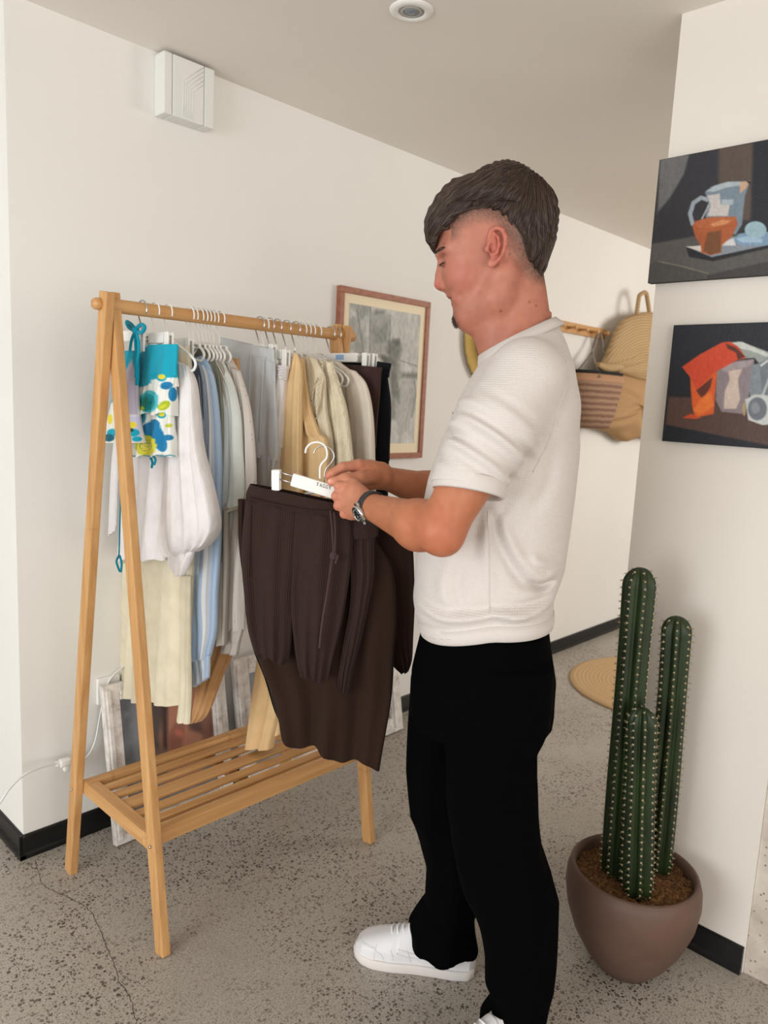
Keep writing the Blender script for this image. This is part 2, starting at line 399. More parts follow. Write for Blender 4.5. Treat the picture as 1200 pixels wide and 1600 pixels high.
def still_one(C, P):
    C[:] = (46, 46, 50)
    paint(C, P, Z8([(100, 100), (245, 100), (215, 200), (150, 310), (85, 390)]), (104, 103, 104), 2)
    paint(C, P, Z8([(245, 90), (390, 60), (390, 300), (250, 520), (60, 540), (90, 380), (150, 310), (215, 200)]), (44, 44, 50), 2)
    paint(C, P, Z8([(385, 60), (560, 40), (556, 420), (420, 420), (385, 300)]), (86, 73, 66), 3)
    paint(C, P, Z8([(555, 30), (1200, 30), (1200, 520), (540, 500)]), (32, 34, 42), 3)
    paint(C, P, Z8([(40, 540), (260, 500), (640, 480), (1200, 480), (1200, 760), (30, 760)]), (86, 83, 81), 2)
    paint(C, P, Z8([(40, 640), (80, 622), (330, 682), (320, 720), (30, 760)]), (74, 72, 70), 1.5)
    paint(C, P, Z8([(330, 690), (640, 620), (1200, 560), (1200, 760), (320, 730)]), (60, 57, 57), 1.5)
    paint(C, P, line_poly(Z8([(90, 622), (200, 645), (335, 682)]), 1.2), (136, 130, 112), .8)
    # jug
    paint(C, P, Z8([(318, 285), (350, 255), (430, 232), (500, 230), (540, 228), (515, 300), (505, 380), (500, 440), (470, 490), (360, 480), (320, 400), (335, 330)]), (118, 134, 146), 1)
    paint(C, P, Z8([(330, 300), (390, 290), (395, 340), (440, 345), (430, 400), (330, 400), (345, 350)]), (196, 190, 186), 1)
    paint(C, P, Z8([(400, 320), (460, 318), (455, 345), (400, 345)]), (168, 180, 188), .8)
    paint(C, P, Z8([(320, 280), (370, 250), (430, 232), (497, 232), (490, 250), (420, 262), (360, 282)]), (168, 180, 186), .8)
    paint(C, P, Z8([(490, 235), (542, 225), (520, 262), (488, 292)]), (196, 160, 132), .8)
    paint(C, P, Z8([(520, 228), (545, 228), (535, 244)]), (24, 24, 26), .6)
    hp = Z8([(335, 322), (300, 310), (262, 335), (245, 390), (258, 440), (285, 445)]); paint(C, P, line_poly(hp, 7), (150, 160, 170), .8)
    paint(C, P, line_poly(Z8([(338, 345), (318, 385), (290, 440)]), 2.2), (180, 186, 192), .8)
    # plate
    paint(C, P, Z8([(225, 552), (300, 540), (450, 505), (640, 520), (1100, 500), (1100, 540), (640, 555), (360, 622), (240, 600)]), (30, 30, 34), 1.2)
    paint(C, P, Z8([(225, 550), (280, 545), (460, 500), (640, 512), (1100, 490), (1100, 520), (640, 540), (350, 602)]), (132, 140, 148), .8)
    paint(C, P, Z8([(225, 550), (300, 545), (310, 580), (350, 592)]), (212, 204, 198), .8)
    paint(C, P, Z8([(400, 530), (460, 508), (470, 545), (400, 545)]), (206, 204, 204), .8)
    # bowl
    paint(C, P, Z8([(256, 450), (270, 425), (340, 405), (470, 404), (478, 440), (450, 500), (400, 545), (395, 580), (345, 592), (300, 580), (298, 545), (270, 500)]), (168, 88, 48), 1)
    paint(C, P, Z8([(262, 440), (300, 418), (400, 404), (474, 408), (440, 440), (340, 460), (290, 458)]), (178, 98, 58), .8)
    paint(C, P, Z8([(345, 440), (400, 418), (445, 422), (420, 440), (360, 452)]), (206, 140, 92), .8)
    paint(C, P, Z8([(330, 480), (400, 470), (395, 575), (345, 590), (310, 570)]), (116, 72, 40), 1.5)
    # pale blue shell and egg
    paint(C, P, Z8([(460, 520), (480, 490), (560, 470), (640, 480), (760, 480), (740, 530), (600, 545), (490, 545)]), (120, 150, 176), 1)
    paint(C, P, ell(*Z8([(566, 468)])[0], 17, 13.5), (150, 178, 188), 1)
    paint(C, P, Z8([(470, 510), (520, 500), (600, 512), (600, 530), (500, 530)]), (156, 184, 204), 1)
def still_two(C, P):
    C[:] = (30, 32, 40)
    paint(C, P, Z8([(140, 1285), (250, 1290), (640, 1300), (1200, 1330), (1200, 1500), (640, 1528), (125, 1425)]), (84, 62, 56), 2)
    paint(C, P, Z8([(130, 1425), (640, 1530), (1200, 1520), (1200, 1600), (110, 1600)]), (26, 30, 38), 1.5)
    paint(C, P, Z8([(480, 1015), (560, 1040), (640, 1070), (760, 1110), (640, 1110), (585, 1125), (560, 1095), (500, 1100)]), (150, 158, 154), 1)
    paint(C, P, Z8([(430, 1020), (500, 1016), (640, 1080), (620, 1090), (540, 1060), (470, 1045)]), (200, 204, 198), 1)
    # grey and pink pot
    paint(C, P, Z8([(375, 1160), (470, 1110), (560, 1100), (550, 1200), (530, 1300), (500, 1370), (400, 1360), (370, 1300)]), (138, 126, 130), 1)
    paint(C, P, Z8([(430, 1150), (500, 1150), (480, 1200), (490, 1300), (470, 1345), (410, 1345), (415, 1260), (440, 1200)]), (206, 186, 174), 1.2)
    paint(C, P, Z8([(390, 1150), (440, 1120), (555, 1105), (540, 1135), (430, 1165)]), (160, 148, 150), .8)
    # orange cloth
    paint(C, P, Z8([(245, 1150), (380, 1120), (370, 1260), (360, 1370), (270, 1390), (255, 1330), (248, 1250)]), (214, 92, 40), 1)
    paint(C, P, Z8([(205, 1140), (290, 1080), (400, 1020), (440, 1015), (480, 1040), (520, 1095), (470, 1110), (360, 1170), (280, 1250), (245, 1190)]), (204, 72, 42), 1)
    paint(C, P, Z8([(420, 1025), (470, 1045), (515, 1090), (480, 1105), (470, 1070), (430, 1050)]), (92, 44, 34), 1)
    paint(C, P, Z8([(275, 1255), (355, 1190), (345, 1240), (305, 1300)]), (96, 46, 34), .8)
    paint(C, P, Z8([(205, 1390), (250, 1368), (300, 1390), (270, 1395)]), (196, 76, 40), .8)
    paint(C, P, Z8([(300, 1290), (350, 1260), (362, 1330), (290, 1380), (262, 1350)]), (232, 120, 52), 2)
    # white jug and ladle
    paint(C, P, Z8([(550, 1130), (590, 1120), (610, 1130), (600, 1230), (640, 1290), (540, 1290), (535, 1250)]), (128, 138, 144), 1)
    paint(C, P, Z8([(585, 1120), (640, 1095), (900, 1080), (900, 1380), (640, 1350), (600, 1290), (590, 1180)]), (112, 120, 128), 1)
    paint(C, P, line_poly(Z8([(590, 1135), (625, 1110), (680, 1095)]), 3), (206, 208, 206), .8)
    paint(C, P, line_poly(Z8([(600, 1280), (640, 1180), (690, 1120)]), 4), (176, 182, 184), .8)
    paint(C, P, Z8([(515, 1300), (560, 1275), (640, 1280), (660, 1420), (600, 1425), (530, 1400)]), (196, 200, 198), 1)
    paint(C, P, ell(*Z8([(575, 1345)])[0], 15, 18), (108, 114, 122), 1.2)
    paint(C, P, ell(*Z8([(565, 1340)])[0], 7, 9), (134, 140, 146), 1.5)
    paint(C, P, ell(*Z8([(510, 1345)])[0], 3.2, 11), (170, 150, 120), 1)
canvas('still_life_painting', 'dark still life painting of white jug and orange bowl on a plate, upper right wall', .873, 1.927, .37, .286, still_one)
canvas('still_life_painting', 'lower dark still life painting with orange cloth and grey pot', .797, 1.539, .34, .277, still_two)
for a, b in (((1060, 517), (1052, 529)), ((1058, 518), (1048, 524))):    # loose threads at the canvas corner
    pass

# framed drawing on the back wall
fy = WY - .022
t = thing('framed_drawing', 'tall pencil drawing of draped cloth and a figure in a thin brown wooden frame', 'framed picture', (2.12, fy, 1.42))
fx0, fx1, fz0, fz1 = 1.862, 2.352, 1.100, 1.722
brown = mat('frame_brown', (150, 92, 66), .5); kk = N(brown); kk.color(kk.ramp(kk.noise(kk.coord(scale=(4, 4, 4)), 12, 3), [(.3, (140, 82, 58)), (.7, (166, 104, 76))]))
fwid = .022
box('frame_rail', (fx0, fy, fz1 - fwid), (fx1, WY - .001, fz1), brown, t, .002); box('frame_rail', (fx0, fy, fz0), (fx1, WY - .001, fz0 + fwid), brown, t, .002)
box('frame_stile', (fx0, fy, fz0 + fwid), (fx0 + fwid, WY - .001, fz1 - fwid), brown, t, .002); box('frame_stile', (fx1 - fwid, fy, fz0 + fwid), (fx1, WY - .001, fz1 - fwid), brown, t, .002)
box('mount_board', (fx0 + fwid, fy + .008, fz0 + fwid), (fx1 - fwid, WY - .002, fz1 - fwid), mat('mount_cream', (240, 226, 196), .9), t)
def Z15(pts): return [(510 + a * 250 / 1200, 430 + b * 250 / 1200) for a, b in pts]
V, Q = picture_grid((fx0 + .052, fy + .0072, fz1 - .055), (fx1 - fx0 - .102, 0, 0), (0, 0, -(fz1 - fz0 - .115)), 130, 170)
P = proj(V); C = np.full((len(V), 3), 196.) * [1, 1, .975]
nn1 = vnoise(P * [1, .25], 5, 1) - .5; C += nn1[:, None] * 22
for pts, c_, a_ in (
    ([(150, 200), (330, 215), (320, 300), (250, 340), (220, 280)], 150, .7), ([(150, 330), (230, 300), (300, 500), (270, 600), (180, 560), (150, 420)], 150, .55),
    ([(330, 260), (480, 300), (470, 590), (330, 590), (320, 400)], 158, .7), ([(340, 360), (400, 400), (460, 340), (450, 500), (350, 520)], 128, .5),
    ([(365, 265), (440, 268), (430, 290), (370, 288)], 110, .7), ([(230, 590), (440, 600), (520, 640), (520, 680), (280, 640)], 88, .8),
    ([(360, 620), (400, 615), (420, 650), (380, 660)], 225, .9), ([(470, 490), (550, 480), (570, 560), (540, 640), (470, 650), (450, 580)], 120, .8),
    ([(500, 480), (540, 478), (555, 520), (520, 530)], 95, .6), ([(470, 650), (550, 640), (545, 760), (530, 860), (545, 960), (500, 900), (475, 760)], 128, .7),
    ([(480, 720), (515, 700), (525, 900), (520, 1080), (480, 1080)], 112, .6), ([(560, 730), (695, 735), (690, 775), (560, 770)], 118, .75),
    ([(545, 780), (660, 790), (670, 900), (640, 1060), (600, 1180), (540, 1190), (520, 1000)], 178, .6), ([(640, 860), (668, 900), (650, 1020), (630, 1060)], 140, .5),
    ([(530, 800), (550, 860), (545, 960), (528, 900)], 96, .6), ([(580, 1230), (640, 1240), (655, 1280), (600, 1290)], 218, .8)):
    paint(C, P, Z15(pts), (c_, c_, c_ - 3), 3.2, a_)
for pts in ([(330, 220), (325, 600)], [(480, 300), (470, 590)], [(555, 640), (700, 690)], [(660, 790), (672, 900), (640, 1070)], [(230, 260), (280, 600)]):
    paint(C, P, line_poly(Z15(pts), 1.2), (96, 96, 96), .8, .6)
C[:] = np.clip(C + (vnoise(P * [1, .3], 1.6, 9) - .5)[:, None] * 26, 0, 250)
me = fast_mesh(V, Q); set_cols(me, C); link('drawing', me, M['print'], t)

# ------------------------------------------------------------------ peg rail, hat, bags on the back wall
t = thing('peg_rail', 'pale wooden peg rail fixed to the white wall behind the man', 'coat rack', (3.35, WY, 1.73))
box('rail_board', (3.0, WY - .018, 1.705), (3.80, WY - .0005, 1.758), M['bx'], t, .002)
for i in range(7):
    x = 3.08 + i * .112
    me = lathe_mesh([(0, .047), (.010, .046), (.012, .040), (.0075, .030), (.0065, .0), (.0, 0)], 16, (x, WY - .018, 1.73), 'Y'); link('peg', me, M['bx'], t)

straw = mat('straw', (206, 178, 112), .8); k = N(straw); v = k.coord(scale=(1, 1, 1))
def woven(name, c1, c2, ringc=None, freq=500, axis_scale=(1, 1, 1)):
    m = mat(name, c1, .85, spec=.2); k = N(m); v = k.coord()
    wv = k.new('ShaderNodeTexWave', wave_type='RINGS' if ringc else 'BANDS', rings_direction='Y' if ringc else 'X', bands_direction='Z') if ringc else k.new('ShaderNodeTexWave', wave_type='BANDS', bands_direction='Z')
    wv.inputs['Scale'].default_value = freq; wv.inputs['Distortion'].default_value = 1.2; wv.inputs['Detail'].default_value = 2; wv.inputs['Detail Scale'].default_value = 3
    k.lk(v, wv.inputs['Vector']); nz = k.noise(v, 140, 2)
    f = k.math('ADD', k.math('MULTIPLY', wv.outputs['Fac'], .65), k.math('MULTIPLY', nz, .35))
    k.color(k.mix(f, c2, c1)); k.bump(f, .5, .003); return m
# hat: crown towards the wall side view, hung flat by its brim
t = thing('straw_hat', 'yellow straw boater hat with a black band hanging on the wall behind the man\'s chin', 'hat', (2.83, WY - .03, 1.60))
hm = woven('hat_straw', (222, 192, 118), (186, 150, 82), True, 55)
c = (2.80, WY - .012, 1.615)
link('brim', lathe_mesh([(.10, .004), (.16, .003), (.205, .0), (.212, .004), (.212, .010), (.205, .011), (.16, .013), (.10, .014)], 64, (c[0], c[1], c[2]), 'Y'), hm, t)
link('crown', lathe_mesh([(.138, .010), (.134, .03), (.128, .075), (.120, .084), (.07, .087), (0, .087)], 64, c, 'Y'), hm, t)
link('hat_band', lathe_mesh([(.146, .0135), (.1465, .017), (.140, .018), (.137, .042), (.1335, .042), (.136, .014)], 64, c, 'Y'), mat('band_black', (22, 22, 26), .8), t)

# striped open basket hanging from the peg rail
t = thing('woven_basket', 'brown striped woven basket with black rim hanging from the peg rail', 'basket', (3.60, WY - .12, 1.24))
bk = woven('basket_stripe', (176, 144, 120), (112, 80, 66), None, 10.5)
prof = lambda k: None
def oval_shell(rows, seg=56, c=(0, 0), cap=True):
    V, Fc = [], []
    for (z, rx, ry) in rows:
        for j in range(seg):
            a = 2 * PI * j / seg; V.append((c[0] + rx * math.cos(a), c[1] + ry * math.sin(a), z))
    for i in range(len(rows) - 1):
        for j in range(seg):
            kx = (j + 1) % seg; Fc.append((i * seg + j, i * seg + kx, (i + 1) * seg + kx, (i + 1) * seg + j))
    if cap: Fc.append(tuple(reversed(range(seg))))
    return mesh_from(V, Fc)
bc = (3.585, WY - .105)
link('basket_body', oval_shell([(1.235, .11, .05), (1.24, .13, .065), (1.30, .165, .08), (1.40, .20, .09), (1.475, .222, .098), (1.48, .222, .098), (1.48, .212, .09), (1.40, .19, .08), (1.27, .14, .06)], 56, bc), bk, t)
link('rim_band', oval_shell([(1.470, .225, .100), (1.505, .230, .101), (1.505, .218, .093), (1.47, .214, .09)], 56, bc, False), mat('rim_tan', (176, 134, 100), .8), t)
link('lining', oval_shell([(1.30, .13, .055), (1.50, .214, .090), (1.522, .219, .094), (1.522, .214, .089), (1.32, .128, .053)], 56, bc), mat('lining_black', (22, 20, 20), .9), t)
for s, yy in ((-1, -.092), (1, .06)):
    pts = [(3.45, bc[1] + yy, 1.49), (3.60, WY - .06, 1.63), (3.68, WY - .045, 1.735), (3.71, WY - .06, 1.64), (3.745, bc[1] + yy * .8, 1.49)]
    link('handle', tube_mesh([(catmull(pts, 30), .0045)], 6), mat('strap_grey', (150, 140, 128), .9), t)

# large floppy palm-leaf bag: woven round flap above a soft sack
t = thing('palm_leaf_bag', 'large tan woven palm leaf bag with round flap hanging beside the corner', 'bag', (4.08, WY - .1, 1.2))
pm = woven('palm_flap', (196, 168, 128), (160, 130, 92), True, 22); ps = woven('palm_sack', (186, 152, 112), (164, 128, 90), None, 30)
def blob_sheet(cx, cz, outline, y0, bulge, m, name, n=44, wav=.008):
    """rounded pillow from an outline in the wall plane, bulging off the wall"""
    outl = catmull(np.array(outline + outline[:1]), 90)[:-1]; V, Fc = [], []; rings = 16; seg = len(outl)
    for side in (1,):
        for r in range(rings + 1):
            f = r / rings; 
            for j, (x, z) in enumerate(outl):
                d = bulge * math.sqrt(max(0, 1 - f * f)) + wav * math.sin(9 * f + 4 * math.sin(j * .14))
                V.append((cx + (x - cx) * f, y0 - d * (1 if f < 1 else 0) - (0 if f < 1 else 0), cz + (z - cz) * f))
    for r in range(rings):
        for j in range(seg):
            kx = (j + 1) % seg; Fc.append((r * seg + j, r * seg + kx, (r + 1) * seg + kx, (r + 1) * seg + j))
    base = len(V)
    for (x, z) in outl: V.append((x, min(y0 + .02, WY - .002), z))
    for j in range(seg):
        kx = (j + 1) % seg; Fc.append((rings * seg + j, rings * seg + kx, base + kx, base + j))
    Fc.append(tuple(base + j for j in range(seg)))
    me = mesh_from(V, Fc); bm = bmesh.new(); bm.from_mesh(me); bmesh.ops.remove_doubles(bm, verts=bm.verts, dist=1e-5); bmesh.ops.recalc_face_normals(bm, faces=bm.faces); bm.to_mesh(me); bm.free()
    return link(name, me, m, t)
def wp(pts, Y): return [tuple(on_y(a, b, Y)[[0, 2]]) for a, b in pts]
def Z7(pts): return [(860 + a * 200 / 1143, 440 + b * 200 / 1143) for a, b in pts]
sack = wp(Z7([(478, 880), (560, 800), (700, 800), (860, 850), (1000, 900), (1080, 1150), (1000, 1380), (800, 1400), (700, 1430), (620, 1400), (560, 1355), (420, 1305), (340, 1260), (420, 1100)]), WY - .07)
blob_sheet(*wp(Z7([(720, 1120)]), WY - .07)[0], sack, WY - .055, .085, ps, 'sack', wav=.006)
flap = wp(Z7([(770, 282), (650, 350), (570, 470), (520, 600), (465, 725), (420, 760), (520, 800), (640, 830), (850, 900), (1050, 930), (1180, 800), (1180, 500), (1050, 330), (900, 275)]), WY - .09)
blob_sheet(*wp(Z7([(850, 640)]), WY - .09)[0], flap, WY - .10, .045, pm, 'flap', wav=.004)
hp = [on_y(*p, WY - .10) for p in Z7([(768, 300), (785, 180), (800, 120), (850, 100), (868, 170), (885, 290)])]
link('carry_loop', tube_mesh([(catmull(hp, 24), .012)], 8), pm, t)
kp = [on_y(*p, WY - .17) for p in Z7([(420, 740), (500, 770), (600, 765), (640, 775)])]
link('tie_knot', tube_mesh([(catmull(kp, 20), [.012 + .012 * math.sin(i / 19 * PI) for i in range(20)])], 8), pm, t)

# round jute rug far back
rug = link('round_rug', lathe_mesh([(0, .012)] + [(.43 * i / 22, .0115 + .0018 * (i % 2)) for i in range(1, 22)] + [(.43, .009), (.432, .004), (.43, .0005), (0, .0005)], 72, (3.51, 1.43, 0)), None)
jm = mat('jute', (196, 156, 104), .9); k = N(jm); v = k.coord('Object'); 
mp = k.new('ShaderNodeMapping'); mp.inputs['Location'].default_value = (-3.51, -1.43, 0); k.lk(k.coord(), mp.inputs['Vector'])
wv = k.new('ShaderNodeTexWave', wave_type='RINGS', rings_direction='Z'); wv.inputs['Scale'].default_value = 16; wv.inputs['Distortion'].default_value = .6; k.lk(mp.outputs[0], wv.inputs['Vector'])
k.color(k.mix(k.math('ADD', k.math('MULTIPLY', wv.outputs['Fac'], .5), k.math('MULTIPLY', k.noise(k.coord(), 80, 2), .5)), (180, 146, 104), (210, 176, 132)))
rug.data.materials.append(jm); tag(rug, 'round tan jute rug on the concrete floor behind the cactus', 'rug')

# ------------------------------------------------------------------ whitewashed frames leaning on the wall behind the rack
ww = mat('whitewashed_wood', (205, 198, 190), .8); k = N(ww); v = k.coord(scale=(6, 6, 6)); s1 = k.noise(v, 4, 6, .7)
k.color(k.ramp(s1, [(.30, (150, 138, 128)), (.40, (202, 195, 188)), (.6, (230, 226, 221))])); k.bump(s1, .3, .002)
def lean_frame(label, x0, x1, h, yb, yt, fw, fn, name='leaning_frame'):
    t = thing(name, label, 'picture frame', ((x0 + x1) / 2, yb, 0))
    ang = math.atan2(yt - yb, h)
    def T(x, d, s):   # s up the slope, d towards the viewer
        return (x, yb + s * math.sin(ang) - d * math.cos(ang), s * math.cos(ang) + d * math.sin(ang) + .001)
    def slab(nm, xa, xb, sa, sb, d0, d1, m):
        V = [T(x, d, s) for x in (xa, xb) for d in (d0, d1) for s in (sa, sb)]
        me = mesh_from(V, [(0, 1, 3, 2), (4, 6, 7, 5), (0, 4, 5, 1), (2, 3, 7, 6), (0, 2, 6, 4), (1, 5, 7, 3)])
        bm = bmesh.new(); bm.from_mesh(me); bmesh.ops.recalc_face_normals(bm, faces=bm.faces); bmesh.ops.bevel(bm, geom=list(bm.edges), offset=.002, segments=1, affect='EDGES'); return link(nm, bm_mesh(bm), m, t, False)
    for a, b in ((x0, x0 + fw), (x1 - fw, x1)):
        slab('frame_stile', a, b, 0, h, 0, .022, ww); slab('frame_ridge', a + fw * .15, a + fw * .45, fw * .3, h - fw * .3, .021, .028, ww)
    for a, b in ((0, fw), (h - fw, h)):
        slab('frame_rail', x0 + fw, x1 - fw, a, b, 0, .022, ww); slab('frame_ridge', x0 + fw, x1 - fw, a + fw * .3, a + fw * .6, .021, .027, ww)
    V, Q = picture_grid(T(x0 + fw, .008, h - fw), np.array(T(x1 - fw, .008, h - fw)) - T(x0 + fw, .008, h - fw), np.array(T(x0 + fw, .008, fw)) - T(x0 + fw, .008, h - fw), 80, 90)
    P = proj(V); C = np.zeros((len(V), 3)); fn(C, P); me = fast_mesh(V, Q); set_cols(me, np.clip(C, 0, 255)); link('picture', me, M['print'], t)
    slab('backing', x0 + fw, x1 - fw, fw, h - fw, 0, .007, mat('backing_board', (120, 105, 90), .9)); return t
def portrait(C, P):
    C[:] = (112, 116, 122); C += (vnoise(P, 9, 2) - .5)[:, None] * 26
    paint(C, P, [(210, 1085), (250, 1085), (240, 1190), (215, 1230), (205, 1150)], (128, 132, 138), 5)
    paint(C, P, [(236, 1090), (262, 1085), (262, 1180), (246, 1180), (236, 1150)], (88, 76, 74), 3)
    paint(C, P, [(262, 1090), (330, 1060), (340, 1160), (300, 1230), (255, 1230), (250, 1150)], (176, 124, 102), 5)
    paint(C, P, [(252, 1100), (262, 1100), (262, 1200), (256, 1200)], (70, 52, 48), 3)
    paint(C, P, [(262, 1150), (275, 1125), (290, 1130), (283, 1170), (265, 1175)], (146, 96, 80), 3)
    paint(C, P, ell(280, 1146, 8, 5, .6), (190, 112, 92), 3)
    paint(C, P, [(290, 1120), (330, 1120), (328, 1150), (296, 1140)], (96, 72, 66), 4)
    paint(C, P, [(238, 1170), (262, 1170), (262, 1220), (236, 1220)], (120, 96, 86), 4)
    paint(C, P, [(310, 1080), (334, 1080), (334, 1180), (318, 1170)], (130, 92, 78), 4)
def greyish(C, P):
    C[:] = (150, 155, 160); C += (vnoise(P, 12, 4) - .5)[:, None] * 20
    paint(C, P, [(396, 1060), (412, 1050), (410, 1130), (396, 1160)], (160, 166, 172), 4)
    paint(C, P, ell(403, 1085, 8, 16), (120, 124, 130), 4)
lean_frame('whitewashed frame with a brown toned portrait leaning at the left behind the rack', .962, 1.375, .47, 1.948, 2.03, .05, portrait)
lean_frame('wide whitewashed frame with a grey picture leaning right of the portrait', 1.415, 2.20, .45, 1.948, 2.03, .058, greyish)

# ------------------------------------------------------------------ power cable with plug
t = thing('power_cable', 'white power cable with an inline connector running in front of the left wall', 'cable', (.8, 2.0, .4))
cpts = [on_y(*p, Y) for p, Y in (((-30, 1300), 1.97), ((0, 1254), 1.98), ((18, 1228), 1.99), ((42, 1208), 2.0), ((70, 1197), 2.01), ((100, 1191), 2.02))]
cp2 = [on_y(*p, Y) for p, Y in (((100, 1191), 2.02), ((118, 1188), 2.03), ((135, 1183), 2.035), ((148, 1160), 2.04), ((156, 1120), 2.045), ((164, 1080), 2.045), ((176, 1056), 2.045), ((196, 1040), 2.045), ((215, 1030), 2.045))]
M['cable'] = mat('cable_white', (226, 226, 226), .5)
link('cord', tube_mesh([(catmull(cpts, 30), .0034)], 8), M['cable'], t); link('cord', tube_mesh([(catmull(cp2, 44), .0025)], 8), M['cable'], t)
pc = on_y(101, 1191, 2.02)
bm = bmesh.new(); box_bm(bm, tuple(pc), (.030, .022, .020), bev=.004); box_bm(bm, tuple(pc + [.004, 0, -.016]), (.016, .016, .022), bev=.004); box_bm(bm, tuple(pc + [-.018, 0, .002]), (.016, .014, .013), bev=.003)
link('connector', bm_mesh(bm), M['white'], t)
oc = on_y(160, 1078, WY)
o = box('wall_socket', (oc[0] - .02, WY - .012, oc[2] - .04), (oc[0] + .05, WY - .0005, oc[2] + .04), M['white'], None, .003); tag(o, 'small white socket plate on the wall behind the left rack leg', 'socket')

# ------------------------------------------------------------------ clothes rack
ry0, ry1, rz = 1.462, 1.91, 1.54
rack = thing('clothes_rack', 'bamboo A-frame clothes rack with round rail and slatted lower shelf', 'clothes rack', (1.2, 1.69, 0))
ytop = 1.69
for xf, xb in ((.846, .822), (1.538, 1.562)):
    beam('leg', (xf, ry0, .0), (xf, ytop + .012, rz), .036, .022, M['bz'], rack, (0, 1, 0), .003)
    beam('leg', (xb, ry1, .0), (xb, ytop - .012, rz), .036, .022, M['bz'], rack, (0, 1, 0), .003)
link('rail', lathe_mesh([(0, .83), (.0155, .83), (.016, .84), (.016, 1.59), (.0155, 1.60), (0, 1.60)], 28, (0, ytop, 1.512), 'X'), M['bx'], rack)
for x, s in ((.805, -1), (1.583, 1)):
    link('rail_knob', lathe_mesh([(0, -.012), (.010, -.011), (.0135, -.005), (.0135, .003), (.010, .009), (.006, .013), (0, .013)] if s < 0 else [(0, -.013), (.006, -.013), (.010, -.009), (.0135, -.003), (.0135, .005), (.010, .011), (0, .012)], 24, (x, ytop, 1.512), 'X'), M['by'], rack)
def legy(z, front): return (ry0 + (ytop - ry0) * z / rz) if front else (ry1 - (ry1 - ytop) * z / rz)
zs = .268
yf_, yb_ = legy(zs, True) + .018, legy(zs, False) - .018
box('shelf_rail', (.834, yf_ - .006, zs - .020), (1.555, yf_ + .022, zs + .018), M['bx'], rack, .002)
box('shelf_rail', (.834, yb_ - .022, zs - .020), (1.555, yb_ + .006, zs + .018), M['bx'], rack, .002)
for x in (.834, 1.518):
    box('shelf_end', (x, yf_ + .0225, zs - .020), (x + .032, yb_ - .0225, zs + .016), M['by'], rack, .002)
span = (yb_ - .022) - (yf_ + .022); ns = 5; wsl = [.028, .028, .046, .028, .028]; gap = (span - sum(wsl)) / (ns + 1); yy = yf_ + .022
for i in range(ns):
    yy += gap; box('slat', (.862, yy, zs + .002), (1.522, yy + wsl[i], zs + .0125), M['bx'], rack, .002); yy += wsl[i]
box('shelf_brace', (1.17, yf_ + .023, zs - .018), (1.20, yb_ - .023, zs - .0035), M['by'], rack, .002)
for x, y, z in ((.834, legy(.262, True), .262), (.834, legy(1.5, True), 1.512), (.811, legy(.262, False), .262)):
    link('bolt', lathe_mesh([(0, -.003), (.003, -.003), (.004, 0), (0, .0)], 12, (x - .0005, y, z), 'X'), M['metal'], rack)

# ------------------------------------------------------------------ cactus in its pot
pc = np.array([1.642, .684, 0.])
pot = thing('plant_pot', 'taupe matte round plant pot filled with coir standing on the floor', 'plant pot', tuple(pc))
pm_ = mat('pot_taupe', (112, 86, 74), .55); k = N(pm_); k.color(k.mix(k.ramp(k.noise(k.coord(), 9, 4), [(.4, 0.0), (.7, 1.0)]), (94, 70, 59), (104, 79, 67)))
link('pot_shell', lathe_mesh([(0, .0), (.058, .0), (.066, .003), (.100, .045), (.128, .095), (.1475, .150), (.1555, .20), (.1535, .232), (.147, .254), (.141, .258), (.136, .255), (.134, .245), (.137, .22), (.13, .16), (0, .16)], 72, tuple(pc)), pm_, pot)
coir = mat('coir', (120, 84, 48), 1.0); k = N(coir); n_ = k.noise(k.coord(), 120, 4, .7); k.color(k.ramp(n_, [(.32, (58, 36, 22)), (.5, (112, 74, 40)), (.66, (164, 122, 70))])); k.bump(n_, 1.0, .006)
V, Fc = [], []; rr = 26; sg = 72
for i in range(rr + 1):
    for j in range(sg):
        a = 2 * PI * j / sg; r = .1355 * i / rr; x, y = r * math.cos(a), r * math.sin(a); V.append((x, y, .226 + .010 * (1 - (r / .1355) ** 2) + (rng.random() - .5) * .006))
for i in range(rr):
    for j in range(sg): kx = (j + 1) % sg; Fc.append((i * sg + j, i * sg + kx, (i + 1) * sg + kx, (i + 1) * sg + j))
link('coir_mulch', mesh_from(V, Fc), coir, pot, True, False)
paths = []
for i in range(420):
    a, r = rng.random() * 2 * PI, .132 * math.sqrt(rng.random()); b = rng.random() * 2 * PI; L_ = .006 + .014 * rng.random()
    c0 = np.array([r * math.cos(a), r * math.sin(a), .2365 + rng.random() * .004]); dd = np.array([math.cos(b), math.sin(b), .25 * rng.random()]) * L_
    p2 = c0 + dd; 
    if np.hypot(p2[0], p2[1]) < .134: paths.append((np.array([c0, c0 + dd * .5 + [0, 0, .003], p2]), .0007))
fb = link('coir_fibres', tube_mesh(paths, 3), coir, pot, False, False); fb['kind'] = 'stuff'
gm = mat('cactus_green', (40, 68, 34), .45, spec=.4); k = N(gm); k.color(k.mix(k.ramp(k.noise(k.coord(scale=(1, 1, .4)), 18, 4), [(.35, 0.0), (.7, 1.0)]), (24, 37, 15), (42, 60, 25)))
spm = mat('areole', (176, 164, 136), .9); spn = mat('spine', (150, 132, 104), .7)
